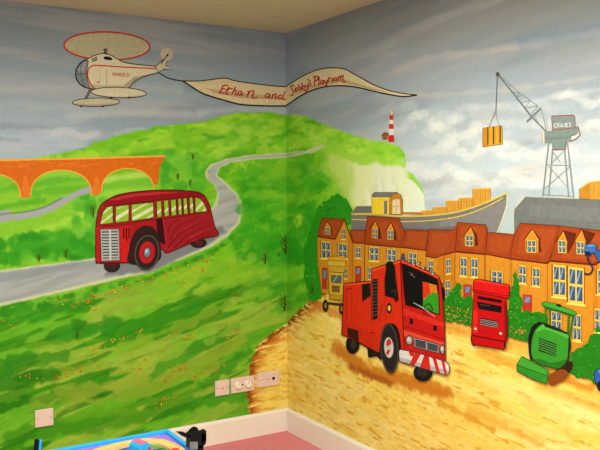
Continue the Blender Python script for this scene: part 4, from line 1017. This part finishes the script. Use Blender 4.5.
def plates():
    """electrical plates screwed to the left wall"""
    def plate(px, py, w, label, name, cat, fit):
        c = on_wall(px, py, 'L', .001); z = c[2]
        root = empty(name, Vector((c[0], 0, z)), label, cat, 'electrical plates on the left wall')
        h = .086
        obj('faceplate', box(-w/2, -.0095, -h/2, w/2, -.0005, h/2, .0035, 2), M['plate'], root, False)
        def screw(x, zz=0):
            bm = bmesh.new(); bm_cyl(bm, (x, -.0094, zz), (0, -1, 0), .0028, .0012, 12); obj('screw', bm, M['screw'], root)
        fit(root, screw)
    def blank(r, s): s(-.030); s(.030)
    def outlet(r, s):
        s(-.030); s(.030)
        bm = bmesh.new(); bm_cyl(bm, (0, -.0094, 0), (0, -1, 0), .010, .006, 20, .009); obj('socket_boss', bm, M['plate'], r, False)
        bm = bmesh.new(); bm_cyl(bm, (0, -.0152, 0), (0, -1, 0), .004, .0008, 12); obj('socket_hole', bm, M['screw'], r)
    def dimmers(r, s):
        s(-.060); s(.060)
        for x in (-.033, .030):
            bm = bmesh.new(); bm_cyl(bm, (x, -.0094, 0), (0, -1, 0), .019, .016, 28, .016); o = obj('dimmer_knob', bm, M['knob'], r)
            bm = bmesh.new(); bm_box(bm, x-.0015, -.0262, .004, x+.0015, -.0252, .014); obj('pointer_mark', bm, M['screw'], o)
        bm = bmesh.new(); bm_box(bm, -.010, -.0102, -.004, .004, -.0092, .004); obj('maker_mark', bm, M['screw'], r)
    def sockets(r, s):
        s(-.060); s(.060)
        for x in (-.034, -.010, .006):
            bm = bmesh.new(); bm_box(bm, x-.003, -.0108, -.003, x+.003, -.0093, .003, .0006, 1); obj('port', bm, M['screw'], r)
        bm = bmesh.new(); bm_box(bm, .022, -.013, -.008, .038, -.0093, .008, .001, 1); o = obj('port_black', bm, M['black'], r); o['label'] = 'black port'; o.name = 'port'
    plate(44, 417.6, .088, 'single blank white wall plate with two screws, low on painted meadow', 'blank_wall_plate', 'wall plate', blank)
    plate(221.8, 387.6, .086, 'white aerial outlet plate, leftmost of the three above the baseboard', 'aerial_outlet_plate', 'socket', outlet)
    plate(242.2, 384.2, .146, 'white double dimmer plate with two round knobs, middle of three', 'dimmer_switch_plate', 'switch', dimmers)
    plate(268.2, 378.6, .146, 'white double outlet plate with small ports, closest to the room corner', 'data_outlet_plate', 'socket', sockets)

def toy_table():
    M['blue'] = plain_material('blue lacquer', (38, 158, 222), .3, .05, 14)
    M['bluedk'] = plain_material('dark blue lacquer', (24, 76, 120), .4, .08, 14)
    M['black'] = plain_material('black plastic', (14, 14, 13), .5, .2, 30, spec=.15)
    M['metal'] = plain_material('grey plate', (128, 128, 120), .4, .12, 60, 0, .3)
    M['wood'] = plain_material('beech track', (226, 186, 116), .5, .10, 26)
    M['red'] = plain_material('red toy paint', (216, 44, 28), .35, .06, 20)
    M['green'] = plain_material('green print', (52, 150, 50), .5, .2, 18)
    M['pink'] = plain_material('pink toy paint', (206, 96, 130), .4, .06, 20)
    m, nt, b = mat_new('printed playboard')
    tc = nt.nodes.new('ShaderNodeTexCoord'); nz = nt.nodes.new('ShaderNodeTexNoise'); nz.inputs['Scale'].default_value = 7; nz.inputs['Detail'].default_value = 3
    cr = nt.nodes.new('ShaderNodeValToRGB'); cr.color_ramp.elements[0].position = .40; cr.color_ramp.elements[1].position = .62
    cr.color_ramp.elements[0].color = (*alb((58, 92, 200)), 1); cr.color_ramp.elements[1].color = (*alb((160, 110, 200)), 1)
    nt.links.new(tc.outputs['Object'], nz.inputs['Vector']); nt.links.new(nz.outputs['Fac'], cr.inputs['Fac']); nt.links.new(cr.outputs['Color'], b.inputs['Base Color']); b.inputs['Roughness'].default_value = .35
    M['print'] = m
    ZT = .45
    c = on_height(168, 428.6, ZT); X0, Y0 = c[0], c[1]
    W, D = 1.16, .82
    t = empty('toy_train_table', Vector((X0-W/2, Y0-D/2, 0)), 'low play table with a bright blue rim and printed top, in front corner', 'table')
    def B(name, x0, y0, z0, x1, y1, z1, m, bev=.004, lab=None):
        o = obj(name, box(x0, y0, z0, x1, y1, z1, bev), m, t)
        if lab: o['label'] = lab
        return o
    th = .018
    B('rim_board', -W/2, D/2-th, ZT-.10, W/2, D/2, ZT, M['blue']); B('rim_board', -W/2, -D/2, ZT-.10, W/2, -D/2+th, ZT, M['blue'])
    B('rim_board', W/2-th, -D/2+th, ZT-.10, W/2, D/2-th, ZT, M['blue']); B('rim_board', -W/2, -D/2+th, ZT-.10, -W/2+th, D/2-th, ZT, M['blue'])
    B('playboard', -W/2+th, -D/2+th, ZT-.03, W/2-th, D/2-th, ZT-.012, M['print'], .001, 'blue and purple printed playing surface')
    for sx in (-1, 1):
        for sy in (-1, 1): B('leg', sx*(W/2-.05)-.025, sy*(D/2-.05)-.025, 0, sx*(W/2-.05)+.025, sy*(D/2-.05)+.025, ZT-.05, M['blue'])
    zt = ZT-.012
    # green printed lawn inside the track loop
    bm = bmesh.new()
    LA = [on_height(x, y, zt+.003) for x, y in catmull(pts('112 464 128 452 146 446 160 447 170 454 177 464 170 480 130 480'), True, 5)]
    bm.faces.new([bm.verts.new(Vector(p)-Vector(t.location)) for p in LA]); bmesh.ops.recalc_face_normals(bm, faces=bm.faces)
    o = obj('printed_lawn', bm, M['green'], t); o['label'] = 'green printed lawn inside the track'
    if o.data.polygons[0].normal.z < 0: o.data.flip_normals()
    # wooden track, one loop of grooved beech
    ctr = [Vector(on_height(x, y, zt)) for x, y in catmull(pts('56 470 88 458 112 450 138 444.6 158 444.6 172 449.5 180 455 188 466'), False, 7)]
    bm = bmesh.new(); rings = []
    pr = [(-.022, 0), (-.022, .012), (-.015, .012), (-.015, .009), (-.010, .009), (-.010, .012), (.010, .012), (.010, .009), (.015, .009), (.015, .012), (.022, .012), (.022, 0)]
    for i, p in enumerate(ctr):
        d = (ctr[min(i+1, len(ctr)-1)]-ctr[max(i-1, 0)]); d.z = 0; d.normalize(); n = Vector((-d.y, d.x, 0))
        rings.append([bm.verts.new(p+n*a+Vector((0, 0, .0035+z))) for a, z in pr])
    for a, b in zip(rings[:-1], rings[1:]):
        for i in range(len(pr)): bm.faces.new([a[i], a[(i+1) % len(pr)], b[(i+1) % len(pr)], b[i]])
    bm.faces.new(rings[0]); bm.faces.new(rings[-1][::-1]); bmesh.ops.recalc_face_normals(bm, faces=bm.faces)
    o = obj('wooden_train_track', bm, M['wood']); tag(o, 'curved pale wooden train track lying on the blue-rimmed table', 'train track')
    # the rounded blue toy with a pink roof
    p = Vector(on_height(140.5, 457, zt+.0155)); e = empty('toy_tram', p, 'small rounded blue toy wagon with a pink top on wooden track', 'toy')
    bm = bmesh.new()
    n = 10; prof = [(-.026, .008), (-.028, .030), (-.024, .046), (-.012, .056), (0, .058), (.012, .056), (.024, .046), (.028, .030), (.026, .008)]
    def shell(pf, l0, l1):
        bm = bmesh.new(); A = [bm.verts.new((x, l0, z)) for x, z in pf]; Bq = [bm.verts.new((x, l1, z)) for x, z in pf]; k = len(pf)
        for i in range(k): bm.faces.new([A[i], A[(i+1) % k], Bq[(i+1) % k], Bq[i]])
        bm.faces.new(A); bm.faces.new(Bq[::-1]); bmesh.ops.recalc_face_normals(bm, faces=bm.faces)
        bmesh.ops.bevel(bm, geom=list(bm.edges), offset=.002, segments=2, affect='EDGES'); return bm
    obj('body', shell(prof, -.035, .035), M['blue'], e, False)
    obj('roof', shell([(-.016, .0535), (-.010, .060), (0, .063), (.010, .060), (.016, .0535)], -.03, .03), M['pink'], e)['label'] = 'pink roof'
    obj('side_stripe', box(.010, -.0375, .012, .019, -.034, .044, .001, 1), M['red'], e)['label'] = 'red upright stripe'
    for sy in (-.02, .02):
        for sx in (-.024, .014):
            bm = bmesh.new(); bm_cyl(bm, (sx, sy, .009), 'x', .009, .01, 16); obj('wheel', bm, M['black'], e)
    e.rotation_euler.z = .25
    # red toy on the lawn
    p = Vector(on_height(175, 460, zt+.004)); e = empty('toy_red_barrel', p, 'red rounded toy on the green lawn at the bottom of the frame', 'toy')
    bm = bmesh.new(); bm_cyl(bm, (0, 0, 0), 'z', .022, .030, 20, .024); obj('body', bm, M['red'], e); bm = bmesh.new(); bm_cyl(bm, (0, 0, .030), 'z', .024, .010, 20, .014); obj('cap', bm, M['red'], e)
    # pale platform strip
    p = Vector(on_height(157, 449.5, zt+.004)); e = empty('toy_platform', p, 'small pale grey toy platform inside the track loop', 'toy')
    obj('deck', box(-.022, -.005, .003, .022, .005, .006, .0008, 1), M['metal'], e)
    for sx in (-.015, .015): obj('foot', box(sx-.003, -.004, 0, sx+.003, .004, .003), M['metal'], e)
    # black toy stand at the right rim
    p = Vector(on_height(193.5, 452, ZT)); e = empty('black_clamp', Vector((X0+.012, p.y, ZT)), 'black clamp-like toy with a grey plate at the table rim', 'clamp')
    Mt = Vector((X0+.012, p.y, ZT))
    def at(px, py):          # a point in the vertical plane through the clamp that faces the room corner
        v = ray(px, py); tt = (Mt.y-CAM[1])/v[1]; return Vector(CAM+v*tt)-Mt
    def slab(name, poly, y0, y1, m, lab=None):
        bm = bmesh.new(); P = [at(x, y) for x, y in pts(poly)]
        A = [bm.verts.new((q.x, y0, q.z)) for q in P]; Bq = [bm.verts.new((q.x, y1, q.z)) for q in P]; k = len(P)
        for i in range(k): bm.faces.new([A[i], A[(i+1) % k], Bq[(i+1) % k], Bq[i]])
        bm.faces.new(A); bm.faces.new(Bq[::-1]); bmesh.ops.recalc_face_normals(bm, faces=bm.faces); bmesh.ops.bevel(bm, geom=list(bm.edges), offset=.002, segments=2, affect='EDGES')
        o = obj(name, bm, m, e)
        if lab: o['label'] = lab
    slab('post', '196 444 201.5 443 201.5 451.2 196 451.2', -.02, .02, M['black'])
    slab('jaw', '189 434 198 430 204 433 204 442 200 447 189 449', -.02, .03, M['black'])
    slab('upright', '191.5 432 196 428.3 199.5 428.8 199.5 434 192 437', .012, .03, M['black']); slab('upright', '199 431 204.3 428.8 204.5 440 199 442', -.02, .006, M['black'])
    slab('plate', '187.3 440 195.2 440 195.2 447.6 187.3 448', -.026, -.020, M['metal'], 'grey metal plate')
    slab('lever', '176.5 432 183 432 190 435 194 439 188 438.5 182 436', .0, .012, M['black'])
    # dark upright toy at the left
    p = Vector(on_height(36, 462, zt)); e = empty('toy_signal', p, 'dark upright toy post with a blue face, at the bottom left edge', 'toy')
    obj('base', box(-.022, -.016, 0, .022, .016, .010, .002), M['black'], e); obj('post', box(-.012, -.006, .010, .002, .008, .082, .002), M['black'], e); obj('face_board', box(.003, -.007, .014, .012, .007, .080, .002), M['blue'], e)['label'] = 'blue face board'
    e.rotation_euler = (0, .12, 0)

def lights():
    def area(name, loc, size, power, col, rot=(0, 0, 0), sy=None):
        l = bpy.data.lights.new(name, 'AREA'); l.energy = power; l.color = col; l.shape = 'RECTANGLE' if sy else 'DISK'; l.size = size
        if sy: l.size_y = sy
        o = bpy.data.objects.new(name, l); o.location = loc; o.rotation_euler = rot; COL.objects.link(o)
    area('ceiling_lamp', (-1.25, -1.75, 2.27), .45, 46, (1, .975, .90))
    area('ceiling_lamp', (-1.0, -3.2, 2.27), .45, 44, (1, .975, .90))
    area('ceiling_lamp', (-2.9, -2.4, 2.27), .45, 20, (1, .975, .90))
    l = bpy.data.lights.new('fill_light', 'POINT'); l.energy = 170; l.color = (1, .97, .88); l.shadow_soft_size = .18  # unseen soft fill added behind the camera to even out the walls
    o = bpy.data.objects.new('fill_light', l); o.location = (-2.5, -4.25, 1.95); COL.objects.link(o)
    w = bpy.data.worlds.new('world'); SC.world = w; w.use_nodes = True
    w.node_tree.nodes['Background'].inputs[0].default_value = (1, .95, .88, 1); w.node_tree.nodes['Background'].inputs[1].default_value = .6
    SC.view_settings.view_transform = 'Standard'; SC.view_settings.look = 'None'; SC.view_settings.exposure = 0
mats(); make_camera(); walls(); room(); toy_table(); plates(); lights()
viaduct(); helicopter(); banner(); bus(); lighthouse(); ship(); crane(); trees(); terrace(); twigs(); flowers()
digger(); fire_engine(); tipper(); roller(); yard_bits()
